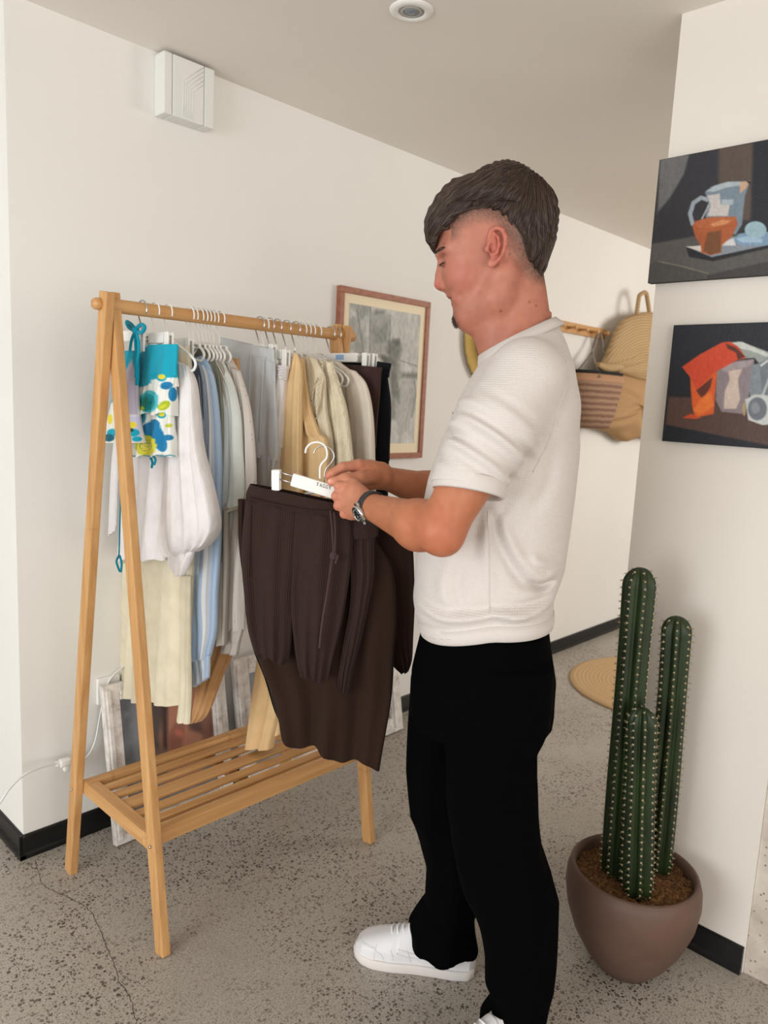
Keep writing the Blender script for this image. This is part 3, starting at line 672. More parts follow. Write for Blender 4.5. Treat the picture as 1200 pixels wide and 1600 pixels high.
def cactus(label, base, top, r0, ribs, ph, wob, name='column_cactus'):
    base, top = np.array(base), np.array(top)
    t = thing(name, label, 'cactus', tuple(base), 0)
    n = 70; seg = ribs * 10; V, Fc = [], []; H = np.linalg.norm(top - base)
    s = np.linspace(0, 1, n) ** .9; s = np.concatenate([np.linspace(0, .9, 50), .9 + .1 * np.sin(np.linspace(0, PI / 2, 21))[1:]])
    n = len(s)
    def rad(u): 
        tipd = (1 - u) * H; R_ = r0 * (1.04 - .06 * math.sin(u * 6 + ph) - .07 * math.exp(-u * 14))
        return R_ * math.sqrt(max(0.0, 1 - max(0.0, 1 - tipd / (r0 * 1.25)) ** 2.0))
    def cen(u): return base + (top - base) * u + wob * np.array([math.sin(u * 4 + ph), math.cos(u * 3.1 + ph), 0]) * u * (1 - u * .8)
    for u in s:
        c_, R_ = cen(u), rad(u)
        for j in range(seg):
            a = 2 * PI * j / seg; rib = abs(math.cos(ribs * (a - ph) / 2)) ; q = .68 + .34 * (rib ** 1.2) if u < .999 else .7
            V.append(c_ + [R_ * q * math.cos(a), R_ * q * math.sin(a), 0])
    for i in range(n - 1):
        for j in range(seg): kx = (j + 1) % seg; Fc.append((i * seg + j, i * seg + kx, (i + 1) * seg + kx, (i + 1) * seg + j))
    link('stem', mesh_from(V, Fc), gm, t)
    bm = bmesh.new(); sp = []
    step = .0165; m_ = int(H / step)
    for kx in range(ribs):
        a = 2 * PI * kx / ribs + ph
        for i in range(1, m_ + 1):
            u = min(.992, (i - .5 * (kx % 2)) * step / H); R_ = rad(u) * 1.015; c_ = cen(u); d = np.array([math.cos(a), math.sin(a), 0])
            p = c_ + d * R_
            bmesh.ops.create_icosphere(bm, subdivisions=1, radius=.0028, matrix=Matrix.Translation(p.tolist()))
            for q in range(5):
                b = rng.normal(0, .55, 3) + d * 1.1; b /= np.linalg.norm(b); L_ = .005 + .004 * rng.random(); sp.append((np.array([p, p + b * L_]), [.0006, .0002]))
    ar = link('areoles', bm_mesh(bm), spm, t); ar['kind'] = 'stuff'
    s_ = link('spines', tube_mesh(sp, 3), spn, t, False); s_['kind'] = 'stuff'
Rv = np.array([.682, -.731, 0]); Dv = np.array([.716, .698, 0])
def cp_(px, py, dd): # foot of a stem: depth along the view through the pot
    d = ray(px, py); Dn = Dv / np.linalg.norm(Dv); return CAM + d * (dd) / (d @ Dn)
D0 = float(pc @ (Dv / np.linalg.norm(Dv)))
def stem(label, pb, pt, dd, r, ribs, ph, wob):
    b = cp_(*pb, D0 + dd); tt = cp_(*pt, D0 + dd); b[2] = .232; cactus(label, b, tt, r, ribs, ph, wob)
stem('tallest of the three green ribbed cactus columns, at the left in the pot', (966, 1345), (1002, 887), .01, .0355, 7, 3.9, .008)
stem('middle height green cactus column at the right in the pot', (1027, 1350), (1058, 962), .035, .0330, 7, 3.55, -.012)
stem('shortest green cactus column standing in front of the other two', (997, 1382), (1005, 1106), -.062, .0315, 8, 3.75, .002)

# ================================================================== clothes
def sweep_mesh(pairs, frame, n=72, rows=40, fold=(3.0, .002, .006), ph=0.0, top_cap=False, bot_cap=False, hem=.0, pw=.8):
    """a flattened tube of cloth: pairs = (edge point, edge point, half thickness) in the cloth's plane; frame maps plane + normal to space"""
    A = np.array([p[0] for p in pairs], float); B = np.array([p[1] for p in pairs], float); T_ = np.array([[p[2]] for p in pairs], float)
    A, B, T_ = catmull(A, rows), catmull(B, rows), catmull(T_, rows)[:, 0]
    hw0 = float(np.median(np.linalg.norm(B - A, axis=1))) / 2
    k, a0, a1 = fold; V, UV = [], []; th = np.linspace(0, 2 * PI, n, endpoint=False)
    cs = np.sign(np.cos(th)) * np.abs(np.cos(th)) ** pw; sn = np.sin(th); L_ = 0.0
    sn = np.sign(sn) * np.abs(sn) ** .7
    for i in range(rows):
        C_, h = (A[i] + B[i]) / 2, (B[i] - A[i]) / 2; s = i / (rows - 1)
        if i: L_ += np.linalg.norm(C_ - (A[i - 1] + B[i - 1]) / 2)
        am = a0 + (a1 - a0) * s
        f = am * (np.sin(k * PI * cs + ph + .6 * math.sin(3 * s + ph)) + .55 * np.sin(2.3 * k * PI * cs + 2.1 * ph - 1.3 * s) + .35 * np.sin(5.1 * k * cs + 7 * s + ph))
        f2 = .35 * am * np.sin(3.7 * k * cs + 4 * s + ph * 1.7) * np.sign(sn)
        P2 = C_[None] + h[None] * cs[:, None]
        if hem and i > rows - 4:
            P2 = P2 + np.array([0, 1.0])[None] * (hem * np.sin(k * PI * cs + ph + 1.0))[:, None] * ((i - rows + 4) / 3)
        nn = T_[i] * sn + f + f2
        V.append(frame(P2, nn)); UV.append(np.stack([hw0 * (cs + 2.5 * (sn < 0)), np.full(n, L_)], 1))
    V = np.concatenate(V); UV = np.concatenate(UV)
    i, j = np.meshgrid(np.arange(rows - 1), np.arange(n), indexing='ij'); i, j = i.ravel(), j.ravel(); k2 = (j + 1) % n
    Q = np.stack([i * n + j, i * n + k2, (i + 1) * n + k2, (i + 1) * n + j], 1)
    Fl = [tuple(q) for q in Q.tolist()]
    if top_cap: Fl.append(tuple(reversed(range(n))))
    if bot_cap: Fl.append(tuple(range((rows - 1) * n, rows * n)))
    me = bpy.data.meshes.new('mesh'); me.from_pydata(V.tolist(), [], Fl); me.update()
    uvl = me.uv_layers.new(name='UVMap'); idx = np.empty(len(me.loops), np.int32); me.loops.foreach_get('vertex_index', idx); uvl.data.foreach_set('uv', UV[idx].astype(np.float32).ravel())
    return me
def rack_frame(X): return lambda P2, nn: np.stack([X + nn, P2[:, 0], P2[:, 1]], 1)
def held_frame(l): return lambda P2, nn: P0 + PF * P2[:, :1] + PL * (l + nn)[:, None] + np.stack([0 * nn, 0 * nn, P2[:, 1]], 1)
def ex(X): return lambda x, y: on_x(x, y, X)[1:]
def el(l): return lambda x, y: pl(x, y, l)[[0, 2]]
def rpx(e, rows):
    """rows: (y_left, x_left, y_right, x_right, half thickness) or (y, x_left, x_right, half thickness)"""
    out = []
    for r in rows:
        if len(r) == 4: y, a, b, t_ = r; out.append((e(a, y), e(b, y), t_))
        else: ya, a, yb2, b, t_ = r; out.append((e(a, ya), e(b, yb2), t_))
    return out
def piece(name, X, prs, m, parent, held=False, **k):
    e = el(X) if held else ex(X); fr = held_frame(X) if held else rack_frame(X)
    return link(name, sweep_mesh(rpx(e, prs), fr, **k), m, parent)

RZ = 1.512; RY = 1.69
HW = mat('hanger_white', (236, 235, 230), .35); HS = M['metal']
def hook_pts(X, zb, lean):
    """question-mark hook over the rail, stem ending at height zb"""
    r = .0215; pts = [(X, RY + r * math.cos(a), RZ + r * math.sin(a)) for a in np.linspace(math.radians(205), math.radians(-25), 14)]
    pts = [(X, RY + (p[1] - RY), p[2] - .0005) for p in pts]
    return catmull(np.array(pts + [(X, RY + .006 * lean, RZ - .035), (X, RY, RZ - .048), (X, RY, zb)]), 34)
def shirt_hanger(X, label, metal=False, w=.036, zn=1.446):
    t = thing('clothes_hanger', label, 'hanger', (X, RY, zn))
    link('hook', tube_mesh([(hook_pts(X, zn, 1), .0019)], 8), HS if metal else HW, t)
    pts = [(0, zn), (-.03, zn - .004), (-w * .8, zn - .26 * w), (-w, zn - .36 * w), (-w - .012, zn - .36 * w - .010), (-w - .013, zn - .36 * w - .021), (-w, zn - .36 * w - .031), (-w * .7, zn - .36 * w - .029), (0, zn - .36 * w - .028), (w * .7, zn - .36 * w - .029), (w, zn - .36 * w - .031), (w + .013, zn - .36 * w - .021), (w + .012, zn - .36 * w - .010), (w, zn - .36 * w), (w * .8, zn - .26 * w), (.03, zn - .004)]
    P = catmull(np.array([(X, RY + a, b) for a, b in pts + pts[:1]]), 90)[:-1]
    link('shoulder_frame', tube_mesh([(P, .0034)], 8, True), HW, t); return t
def clip_hanger(X, label, yl, yr, z=1.452, metal=False, blue=False):
    """yl, yr: far and near clip positions"""
    t = thing('clip_hanger', label, 'hanger', (X, RY, z))
    link('hook', tube_mesh([(hook_pts(X, z, 1), .0019)], 8), HS if metal else HW, t)
    box('wire_bar', (X - .0015, yr - .004, z - .004), (X + .0015, yl + .004, z - .001), HS, t); box('wire_bar', (X - .0015, yr - .004, z - .014), (X + .0015, yl + .004, z - .011), HS, t)
    bm = bmesh.new(); box_bm(bm, (X, (yl + yr) / 2, z - .006), (.010, (yl - yr) * .66, .026), bev=.003); link('centre_bar', bm_mesh(bm), HW, t, False)
    for y in (yl, yr):
        bm = bmesh.new(); box_bm(bm, (X - .006, y, z - .018), (.005, .018, .050), bev=.002); box_bm(bm, (X + .006, y, z - .018), (.005, .018, .050), bev=.002); box_bm(bm, (X, y, z + .002), (.013, .016, .008), bev=.002)
        link('clip', bm_mesh(bm), HW, t, False)
    if blue: box('label', (X - .0057, (yl + yr) / 2 - .012, z - .012), (X - .0052, (yl + yr) / 2 + .022, z + .002), mat('label_blue', (150, 182, 222), .5), t)
    return t
def Y_(px, py, X): return float(on_x(px, py, X)[1])

# --- teal floral pieces
CF = vcol_mat('floral_cotton', .85, sheen=.1, bump=500)
def Z1(pts): return [(130 + a / 4, 430 + b / 4) for a, b in pts]
TEAL, WHT, LIME, BLU, YEL, DGR, TL2 = (0, 158, 184), (228, 228, 222), (166, 184, 30), (20, 120, 170), (226, 208, 60), (0, 118, 106), (64, 178, 190)
def floral(C, P, base=WHT):
    C[:] = base; s = .8
    paint(C, P, Z1([(340, 620), (345, 500), (420, 420), (600, 420), (600, 640), (520, 640), (440, 650), (400, 690), (350, 700)]), TEAL, s)
    for c_, rx, ry, rot, col in (((410, 790), 15, 18, .3, TL2), ((400, 795), 12, 14, .3, (16, 140, 150)), ((388, 805), 8.5, 10.5, .4, DGR), ((520, 690), 10, 6, -.1, BLU), ((505, 815), 10.5, 6.5, -.5, LIME), ((500, 820), 6, 3, -.5, (200, 206, 60)), ((560, 745), 7, 11, 0, BLU), ((490, 640), 8, 6, 0, TEAL), ((490, 635), 6, 4, 0, YEL), ((360, 830), 6, 3, .2, LIME),
                                 ((440, 960), 11, 15, .2, BLU), ((400, 970), 9, 13, .4, BLU), ((480, 1040), 10, 17, -.4, BLU), ((450, 1010), 14, 17, 0, BLU), ((530, 1015), 9, 4.5, 0, BLU), ((535, 940), 6, 3, -.1, (190, 196, 60)), ((490, 875), 7, 5, 0, TEAL), ((490, 870), 5, 3.4, 0, YEL), ((365, 900), 6, 10, .5, TL2)):
        q = Z1([c_])[0]; paint(C, P, ell(q[0], q[1], rx, ry, rot), col, s)
    q = Z1([(390, 1065)])[0]
    for a in np.linspace(0, 2 * PI, 11, endpoint=False): paint(C, P, ell(q[0] + 12.5 * math.cos(a), q[1] + 12.5 * math.sin(a), 4.6, 4.6), (206, 204, 60), s)
    paint(C, P, ell(*q, 13, 13), (214, 208, 66), s); paint(C, P, ell(*q, 9.5, 8.5), (90, 120, 60), s); paint(C, P, ell(*q, 8.6, 7.6), (226, 212, 92), s)
    for i in range(26):
        a, r = i * 2.4, 1.35 * math.sqrt(i); paint(C, P, ell(q[0] + r * math.cos(a), q[1] + r * math.sin(a), .6, .6), (60, 90, 60), .4)
def painted(o, fn):
    me = o.data; n = len(me.vertices); co = np.empty(n * 3, np.float32); me.vertices.foreach_get('co', co); co = co.reshape(-1, 3)
    mw = o.parent.matrix_basis; co = co @ np.array(mw.to_3x3()).T + np.array(mw.translation)
    C = np.zeros((n, 3)); fn(C, proj(co)); set_cols(me, np.clip(C, 0, 255))
teal = fabric('teal_jersey', (0, 150, 176), 14)
X = .908
t = thing('halter_blouse', 'teal and floral halter top tied in a bow, half hidden behind the rack legs', 'top', (X, 1.8, 1.3))
o = piece('bodice', X, [(548, 196, 548, 216, .004), (590, 182, 214, .008), (630, 176, 215, .010), (665, 170, 220, .012), (692, 167, 224, .014)], CF, t, n=150, rows=110, fold=(2.5, .001, .005), top_cap=True)
def ftop(C, P):
    C[:] = (226, 224, 214)
    paint(C, P, [(160, 530), (222, 530), (222, 560), (200, 610), (160, 640)], TEAL, 1.5)
    paint(C, P, [(190, 590), (206, 560), (216, 600), (216, 648), (192, 648)], (178, 172, 190), 1.5)
    paint(C, P, [(196, 650), (222, 650), (220, 690), (200, 690)], (196, 196, 220), 1.5)
    for x, y, a, b, c_ in ((206, 664, 8, 5, YEL), (208, 676, 10, 6, TEAL), (204, 672, 5, 3, (40, 60, 50)), (172, 655, 4, 8, YEL), (176, 676, 9, 6, TEAL), (170, 684, 9, 6, (10, 90, 110)), (214, 686, 8, 4, TEAL)): paint(C, P, ell(x, y, a, b), c_, .7)
painted(o, ftop)
def cord(nm, pts, r, m, par, X, smooth=24): return link(nm, tube_mesh([(catmull(np.array([on_x(a, b, X + d) for a, b, d in [(p + (0,))[:3] for p in pts]]), smooth), r)], 8), m, par)
cord('strap', [(214, 602), (215, 575), (213, 545), (212, 520)], .0045, teal, t, X - .012)
cord('bow_loop', [(212, 515), (204, 506), (198, 503), (202, 512), (211, 517)], .0045, teal, t, X - .014)
cord('bow_loop', [(212, 515), (220, 507), (226, 511), (222, 519), (213, 519)], .0045, teal, t, X - .014)
cord('bow_tail', [(212, 517), (206, 530), (203, 548)], .0035, teal, t, X - .016); cord('bow_tail', [(213, 517), (217, 540), (214, 570), (212, 590)], .0035, teal, t, X - .016)
link('bow_knot', lathe_mesh([(0, -.008), (.007, -.006), (.009, 0), (.007, .006), (0, .008)], 16, tuple(on_x(212, 516, X - .016))), teal, t)
cord('side_tie', [(191, 690), (189, 760), (187, 830), (186, 868)], .002, teal, t, X); cord('side_tie', [(186, 868), (182, 878), (187, 893)], .0028, teal, t, X, 10); cord('side_tie', [(187, 868), (190, 880), (189, 894)], .0028, teal, t, X, 10)
clip_hanger(.914, 'white clip hanger with steel hook holding the teal halter top, first on the rail', 1.82, 1.70, 1.458, True)

X = .940
t = thing('ruffle_blouse', 'short tiered ruffle top with teal band and blue and yellow flower print', 'top', (X, 1.65, 1.3))
o = piece('waistband', X, [(540, 214, 538, 277, .010), (570, 214, 276, .012), (604, 211, 276, .014)], CF, t, n=160, rows=60, fold=(2.6, .001, .003)); painted(o, floral)
o = piece('ruffle_tier', X, [(588, 216, 588, 276, .013), (615, 214, 275, .017), (646, 212, 648, 275, .021)], CF, t, n=170, rows=80, fold=(3.4, .002, .006), hem=.003); painted(o, floral)
o = piece('ruffle_tier', X, [(636, 218, 636, 272, .013), (675, 212, 273, .018), (713, 206, 712, 275, .023)], CF, t, n=170, rows=90, fold=(3.2, .002, .007), ph=.6, hem=.003); painted(o, floral)
link('hem_trim', tube_mesh([(np.array([on_x(206 + i * 3.4, 712 + .8 * math.sin(i), X - .024 - .005 * math.sin(i * 1.1)) for i in range(21)]), .0012)], 6), teal, t)
cord('hem_tie', [(234, 712), (238, 722), (237, 731)], .003, teal, t, X - .02, 8); cord('hem_tie', [(238, 712), (243, 718), (241, 726)], .003, teal, t, X - .02, 8)
clip_hanger(.947, 'white clip hanger gripping the teal flower print ruffle top', Y_(228, 530, .947), Y_(264, 535, .947), 1.455)

# --- plain garments on the rail
lin_w = fabric('white_muslin', (226, 222, 221), 10, wrinkle=.9, weave=600)
X = .982
t = thing('white_blouse', 'white crinkled linen blouse with long balloon sleeve gathered at the cuff', 'blouse', (X, 1.69, 1.2))
piece('body', X, [(556, 238, 556, 268, .006), (575, 222, 582, 288, .014), (620, 204, 284, .020), (700, 198, 280, .022), (800, 194, 272, .022), (874, 190, 874, 264, .024)], lin_w, t, fold=(3.5, .002, .006), rows=60, top_cap=True, hem=.002)
piece('sleeve', X - .006, [(562, 266, 572, 294, .010), (600, 266, 598, 304, .018), (650, 268, 640, 308, .022), (720, 266, 700, 314, .026), (790, 262, 765, 328, .032), (838, 259, 822, 336, .032), (862, 262, 850, 322, .022), (870, 268, 862, 304, .011)], lin_w, t, fold=(3.0, .002, .007), rows=70, ph=1.0, top_cap=True)
piece('cuff', X - .006, [(866, 263, 858, 304, .010), (884, 266, 876, 297, .012), (901, 276, 899, 288, .008)], lin_w, t, fold=(2, .001, .003), rows=16, bot_cap=True)
cord('placket', [(262, 560, 0), (247, 640, 0), (232, 760, 0), (227, 872, 0)], .0014, lin_w, t, X - .026, 20)
piece('tie_end', X + .01, [(600, 198, 602, 208, .003), (690, 178, 700, 188, .002), (800, 170, 182, .002), (838, 169, 830, 180, .002)], lin_w, t, fold=(2, .001, .003), rows=16, n=24)
shirt_hanger(.981, 'white hanger inside the white balloon sleeve blouse', w=.112)

cream = fabric('cream_linen', (224, 214, 188), 12, wrinkle=.5)
X = 1.03
t = thing('cream_skirt', 'long cream linen skirt with a side placket hanging low behind the white blouse', 'skirt', (X, 1.69, 1.0))
piece('skirt_body', X, [(541, 262, 541, 294, .010), (580, 255, 297, .014), (700, 236, 305, .018), (870, 206, 300, .020), (980, 200, 296, .022), (1090, 196, 1102, 290, .026)], cream, t, fold=(2.2, .002, .007), rows=50, ph=.4, hem=.002)
piece('front_placket', X - .012, [(900, 281, 900, 298, .004), (1000, 281, 297, .005), (1080, 281, 298, .006), (1128, 277, 1131, 297, .007)], cream, t, fold=(2, .001, .003), rows=30, n=30)
piece('back_panel', X + .02, [(880, 192, 210, .003), (980, 188, 208, .004), (1050, 183, 206, .004), (1066, 192, 1068, 208, .004)], cream, t, fold=(2, .001, .003), rows=20, n=30)
clip_hanger(1.041, 'white clip hanger carrying the long cream skirt', Y_(262, 530, 1.041), Y_(296, 535, 1.041))

X = 1.05  # added dark panel: shaded inside of the striped shirt's collar, put in as cloth
t = thing('collar_shade_panel', 'dark slate panel painting the shade inside the striped shirt collar, beside the white blouse', 'top', (X, 1.69, 1.2))
piece('body', X, [(545, 285, 552, 300, .005), (580, 262, 586, 314, .009), (650, 255, 320, .011), (720, 252, 320, .012), (860, 250, 316, .012)], fabric('collar_shade_slate', (76, 86, 102), 10), t, top_cap=True)
shirt_hanger(1.052, 'white hanger inside the added dark slate shade panel')

m = fabric('blue_stripe', (160, 184, 214), 6, wrinkle=.7); k = N(m); sx = k.new('ShaderNodeSeparateXYZ'); k.lk(k.coord('UV'), sx.inputs[0])
fr_ = k.math('FRACT', k.math('MULTIPLY', sx.outputs[0], 36)); st1 = k.ramp(fr_, [(0, (172, 194, 220)), (.34, (172, 194, 220)), (.36, (224, 225, 226)), (.58, (224, 225, 226)), (.60, (188, 194, 202)), (.78, (202, 205, 208)), (.80, (158, 182, 212))], 'CONSTANT'); k.color(st1)
sky = m
X = 1.066
t = thing('striped_shirt', 'pale blue and white vertically striped shirt with long sleeve and buttoned cuff', 'shirt', (X, 1.69, 1.1))
piece('body', X + .004, [(556, 300, 560, 318, .007), (578, 280, 582, 330, .014), (660, 262, 334, .016), (800, 255, 330, .017), (940, 262, 325, .018)], sky, t, rows=40, top_cap=True)
piece('sleeve', X - .006, [(564, 304, 572, 324, .008), (600, 310, 592, 333, .012), (660, 314, 650, 340, .014), (740, 309, 730, 343, .016), (800, 300, 342, .017), (865, 290, 341, .018), (930, 281, 338, .018), (985, 288, 336, .016), (1036, 296, 1028, 326, .013)], sky, t, fold=(2.2, .001, .005), rows=60, ph=.8, top_cap=True)
piece('cuff', X - .006, [(1034, 295, 1024, 328, .011), (1055, 299, 1044, 328, .010), (1076, 301, 1058, 327, .009)], sky, t, fold=(1.5, .0005, .002), rows=12, bot_cap=True)
piece('collar', X - .004, [(560, 308, 556, 316, .006), (572, 308, 566, 324, .010), (588, 312, 580, 330, .006)], fabric('blue_collar', (158, 186, 220), 8), t, rows=10, n=30, fold=(1, .0005, .001), top_cap=True)
shirt_hanger(1.068, 'white hanger inside the pale blue striped shirt')

X = 1.083
t = thing('sage_shirt', 'sage grey green shirt showing as a narrow strip beside the pale T-shirt', 'shirt', (X, 1.69, 1.2))
piece('body', X, [(545, 312, 548, 326, .006), (572, 300, 574, 340, .009), (640, 290, 348, .010), (760, 288, 348, .011), (880, 290, 344, .011)], fabric('sage_cotton', (132, 134, 120), 10), t, top_cap=True)
shirt_hanger(1.080, 'white hanger inside the sage green shirt')
X = 1.092
t = thing('taupe_shirt', 'long taupe striped linen shirt visible below the pale T-shirt sleeve', 'shirt', (X, 1.69, 1.0))
m = fabric('taupe_linen', (166, 156, 144), 8); k = N(m); sx = k.new('ShaderNodeSeparateXYZ'); k.lk(k.coord('UV'), sx.inputs[0]); k.color(k.ramp(k.math('FRACT', k.math('MULTIPLY', sx.outputs[0], 60)), [(0, (158, 148, 138)), (.45, (158, 148, 138)), (.5, (186, 178, 166)), (.9, (186, 178, 166))]))
piece('body', X, [(552, 322, 556, 334, .006), (585, 310, 590, 352, .010), (700, 305, 356, .011), (860, 318, 355, .011), (1010, 328, 1008, 350, .011)], m, t, top_cap=True)
shirt_hanger(1.0905, 'white hanger inside the taupe striped shirt')

mint = fabric('pale_mint_jersey', (216, 221, 216), 8, wrinkle=.35)
X = 1.106
t = thing('pale_t_shirt', 'pale mint white T-shirt with cream lined short sleeve', 'T-shirt', (X, 1.69, 1.2))
piece('body', X + .003, [(550, 326, 554, 340, .006), (576, 312, 586, 356, .013), (650, 306, 366, .015), (780, 305, 362, .016), (920, 318, 352, .016)], mint, t, rows=40, top_cap=True)
piece('sleeve', X - .005, [(566, 336, 572, 348, .008), (600, 344, 592, 360, .012), (650, 348, 640, 372, .014), (710, 346, 700, 376, .016), (770, 340, 762, 379, .018), (803, 336, 790, 376, .018)], mint, t, fold=(2, .001, .003), rows=44, top_cap=True)
piece('sleeve_hem', X - .004, [(798, 338, 787, 374, .016), (814, 340, 797, 368, .014)], fabric('cream_cuff', (222, 214, 196), 6), t, fold=(2, .001, .003), rows=8)
cord('shoulder_seam', [(336, 562, 0), (350, 590, 0), (366, 628, 0), (371, 646, 0)], .001, mint, t, X - .021, 14)
shirt_hanger(1.101, 'white hanger inside the pale mint T-shirt')

m = fabric('eyelet_cotton', (204, 196, 188), 8, wrinkle=.7); k = N(m); v = k.coord('UV', (70, 70, 1)); hole = k.math('LESS_THAN', k.voro(v, 1.0, rand=.35), .17)
sx = k.new('ShaderNodeSeparateXYZ'); k.lk(k.coord('UV'), sx.inputs[0]); band = k.math('LESS_THAN', k.math('FRACT', k.math('MULTIPLY', sx.outputs[0], 34)), .42)
k.color(k.mix(k.math('MULTIPLY', hole, band), (206, 198, 190), (128, 116, 108)))
X = 1.135
t = thing('eyelet_blouse', 'off-white eyelet blouse with long perforated sleeve ending in a cuff', 'blouse', (X, 1.69, 1.1))
piece('body', X + .004, [(552, 346, 556, 358, .006), (584, 336, 596, 376, .012), (680, 328, 388, .015), (820, 330, 372, .015), (900, 334, 370, .015)], m, t, rows=40, top_cap=True)
piece('sleeve', X - .006, [(574, 362, 580, 374, .007), (640, 368, 632, 388, .011), (710, 366, 700, 395, .013), (780, 360, 396, .014), (860, 354, 386, .015), (940, 353, 381, .015), (985, 350, 380, .012)], m, t, fold=(2.2, .001, .005), rows=50, top_cap=True)
piece('cuff', X - .006, [(983, 350, 983, 380, .012), (1018, 345, 1024, 371, .011)], fabric('eyelet_cuff', (196, 188, 180), 6), t, fold=(1.6, .001, .003), rows=10, bot_cap=True)
shirt_hanger(1.112, 'white hanger inside the off-white eyelet blouse')

tan = fabric('apricot_satin', (228, 194, 144), 10, rough=.6, wrinkle=.3)
cara = fabric('caramel_cotton', (204, 158, 108), 12, rough=.75)
X = 1.165
t = thing('caramel_skirt', 'caramel tan skirt whose pointed folded hem shows below the striped cuff', 'skirt', (X, 1.69, 1.0))
piece('skirt_body', X, [(560, 352, 372, .006), (700, 345, 385, .012), (880, 330, 384, .015), (1000, 322, 366, .016), (1060, 312, 344, .013), (1112, 303, 325, .010), (1130, 300, 1128, 312, .006)], cara, t, fold=(2.4, .002, .006), rows=50, top_cap=True)
shirt_hanger(1.13, 'white hanger carrying the caramel skirt')

def trousers(name, label, X, waist, hips, legs, m, wb, cat='trousers', **k):
    t = thing(name, label, cat, (X, 1.69, 1.2))
    piece('waistband', X, waist, wb or m, t, rows=12, fold=(2.5, .0008, .0015)); piece('seat', X, hips, m, t, rows=30, **k)
    for i, L_ in enumerate(legs): piece('trouser_leg', X + (.0015 if i else -.0015), L_, m, t, rows=44, ph=.9 * i + .3, **k)
    return t
grey = fabric('pale_grey_linen', (200, 203, 204), 8, wrinkle=.8)
t = trousers('pale_trousers', 'pale blue-grey pleated linen trousers clipped by the waistband', 1.240,
    [(527, 344, 546, 428, .010), (546, 345, 566, 429, .012)], [(545, 345, 565, 429, .012), (620, 340, 640, 432, .014), (700, 338, 720, 432, .016)],
    [[(690, 338, 700, 388, .014), (800, 342, 386, .015), (960, 372, 400, .014)], [(700, 384, 716, 432, .014), (800, 388, 428, .014), (960, 392, 425, .014)]], grey, None, fold=(3.0, .003, .005))
for a, b in ((352, 346), (372, 366), (392, 388), (412, 408)):
    cord('pleat', [(a, 556, 0), (a - 2, 600, 0), (b - 3, 690, 0)], .0017, grey, t, 1.2225, 14)
clip_hanger(1.2545, 'white clip hanger with blue sticker holding the pale trousers', Y_(350, 530, 1.25), Y_(424, 540, 1.25), 1.453, True, True)
satin = fabric('white_satin', (232, 228, 226), 8, rough=.45, wrinkle=.8)
t = trousers('satin_shorts', 'white satin shorts with gathered elastic waistband', 1.268,
    [(568, 424, 572, 450, .013), (590, 423, 594, 446, .014)], [(588, 424, 592, 445, .014), (650, 423, 441, .018), (700, 422, 438, .020)],
    [[(690, 420, 437, .014), (770, 416, 432, .015)]], satin, None, 'shorts', fold=(3.0, .002, .005))
for i in range(5): cord('elastic_ridge', [(424, 571 + i * 4.6, 0), (436, 573 + i * 4.6, 0), (448, 575 + i * 4.4, 0)], .0013, satin, t, 1.2535, 10)
clip_hanger(1.270, 'white clip hanger holding the white satin shorts', Y_(430, 545, 1.27) + .05, Y_(447, 560, 1.27), 1.440)

X = 1.297
t = thing('apricot_dress', 'long apricot satin dress with pointed top and flared rounded hem near the shelf', 'dress', (X, 1.69, 1.0))
piece('front_panel', X - .004, [(551, 460, 553, 465, .003), (575, 453, 471, .010), (610, 447, 472, .014), (680, 440, 472, .016), (735, 434, 473, .017), (880, 416, 472, .018), (1010, 404, 452, .019), (1100, 392, 440, .022), (1166, 386, 1170, 424, .024)], tan, t, fold=(1.6, .001, .006), rows=70, top_cap=True)
piece('side_panel', X + .010, [(1000, 420, 452, .010), (1100, 408, 446, .014), (1156, 404, 1148, 438, .015)], tan, t, fold=(1.8, .001, .005), rows=24)
cord('panel_seam', [(470, 578, 0), (470, 650, 0), (470, 740, 0)], .0012, tan, t, X - .021, 10)
shirt_hanger(1.287, 'white hanger carrying the long apricot dress', True)
X = 1.322
t = thing('wrap_blouse', 'apricot wrap top with curved neckline edge behind the long apricot dress', 'top', (X, 1.69, 1.2))
piece('body', X, [(556, 462, 562, 474, .005), (600, 460, 478, .010), (640, 458, 486, .012), (675, 456, 498, .013), (700, 454, 510, .014), (820, 450, 512, .016)], tan, t, rows=40, top_cap=True)
shirt_hanger(1.313, 'white hanger carrying the apricot wrap top', True)

ivory = fabric('cream_crepe', (226, 212, 186), 10, wrinkle=.6); lace = fabric('cream_lace', (230, 218, 190), 16, wrinkle=1.0, weave=260, wr=1.2)
def ruffle(par, X, pts, amp, m, wd=.008):
    P = catmull(np.array([on_x(a, b, X) for a, b in pts]), 60); V, Fc = [], []
    for i, p in enumerate(P):
        w_ = amp * math.sin(i * 1.15); V += [p + [w_, .0, 0], p + [w_ * .3 - .004, -wd, -.001]]
        if i: Fc.append((2 * i - 2, 2 * i - 1, 2 * i + 1, 2 * i))
    o = link('ruffle', mesh_from(V, Fc), m, par); s_ = o.modifiers.new('thick', 'SOLIDIFY'); s_.thickness = .0012
X = 1.353
t = thing('ruffled_blouse', 'cream crepe blouse with ruffled neckline strips', 'blouse', (X, 1.69, 1.2))
piece('body', X, [(556, 474, 560, 492, .007), (585, 474, 590, 507, .012), (640, 478, 510, .013), (700, 485, 518, .014), (820, 490, 520, .015)], ivory, t, rows=40, fold=(3, .002, .005), top_cap=True)
ruffle(t, X - .017, [(504, 582), (500, 600), (497, 630), (492, 665)], .004, ivory); ruffle(t, X - .014, [(494, 590), (488, 620), (486, 650), (490, 690)], .004, ivory)
shirt_hanger(1.345, 'white hanger carrying the cream ruffled blouse', True)
X = 1.385
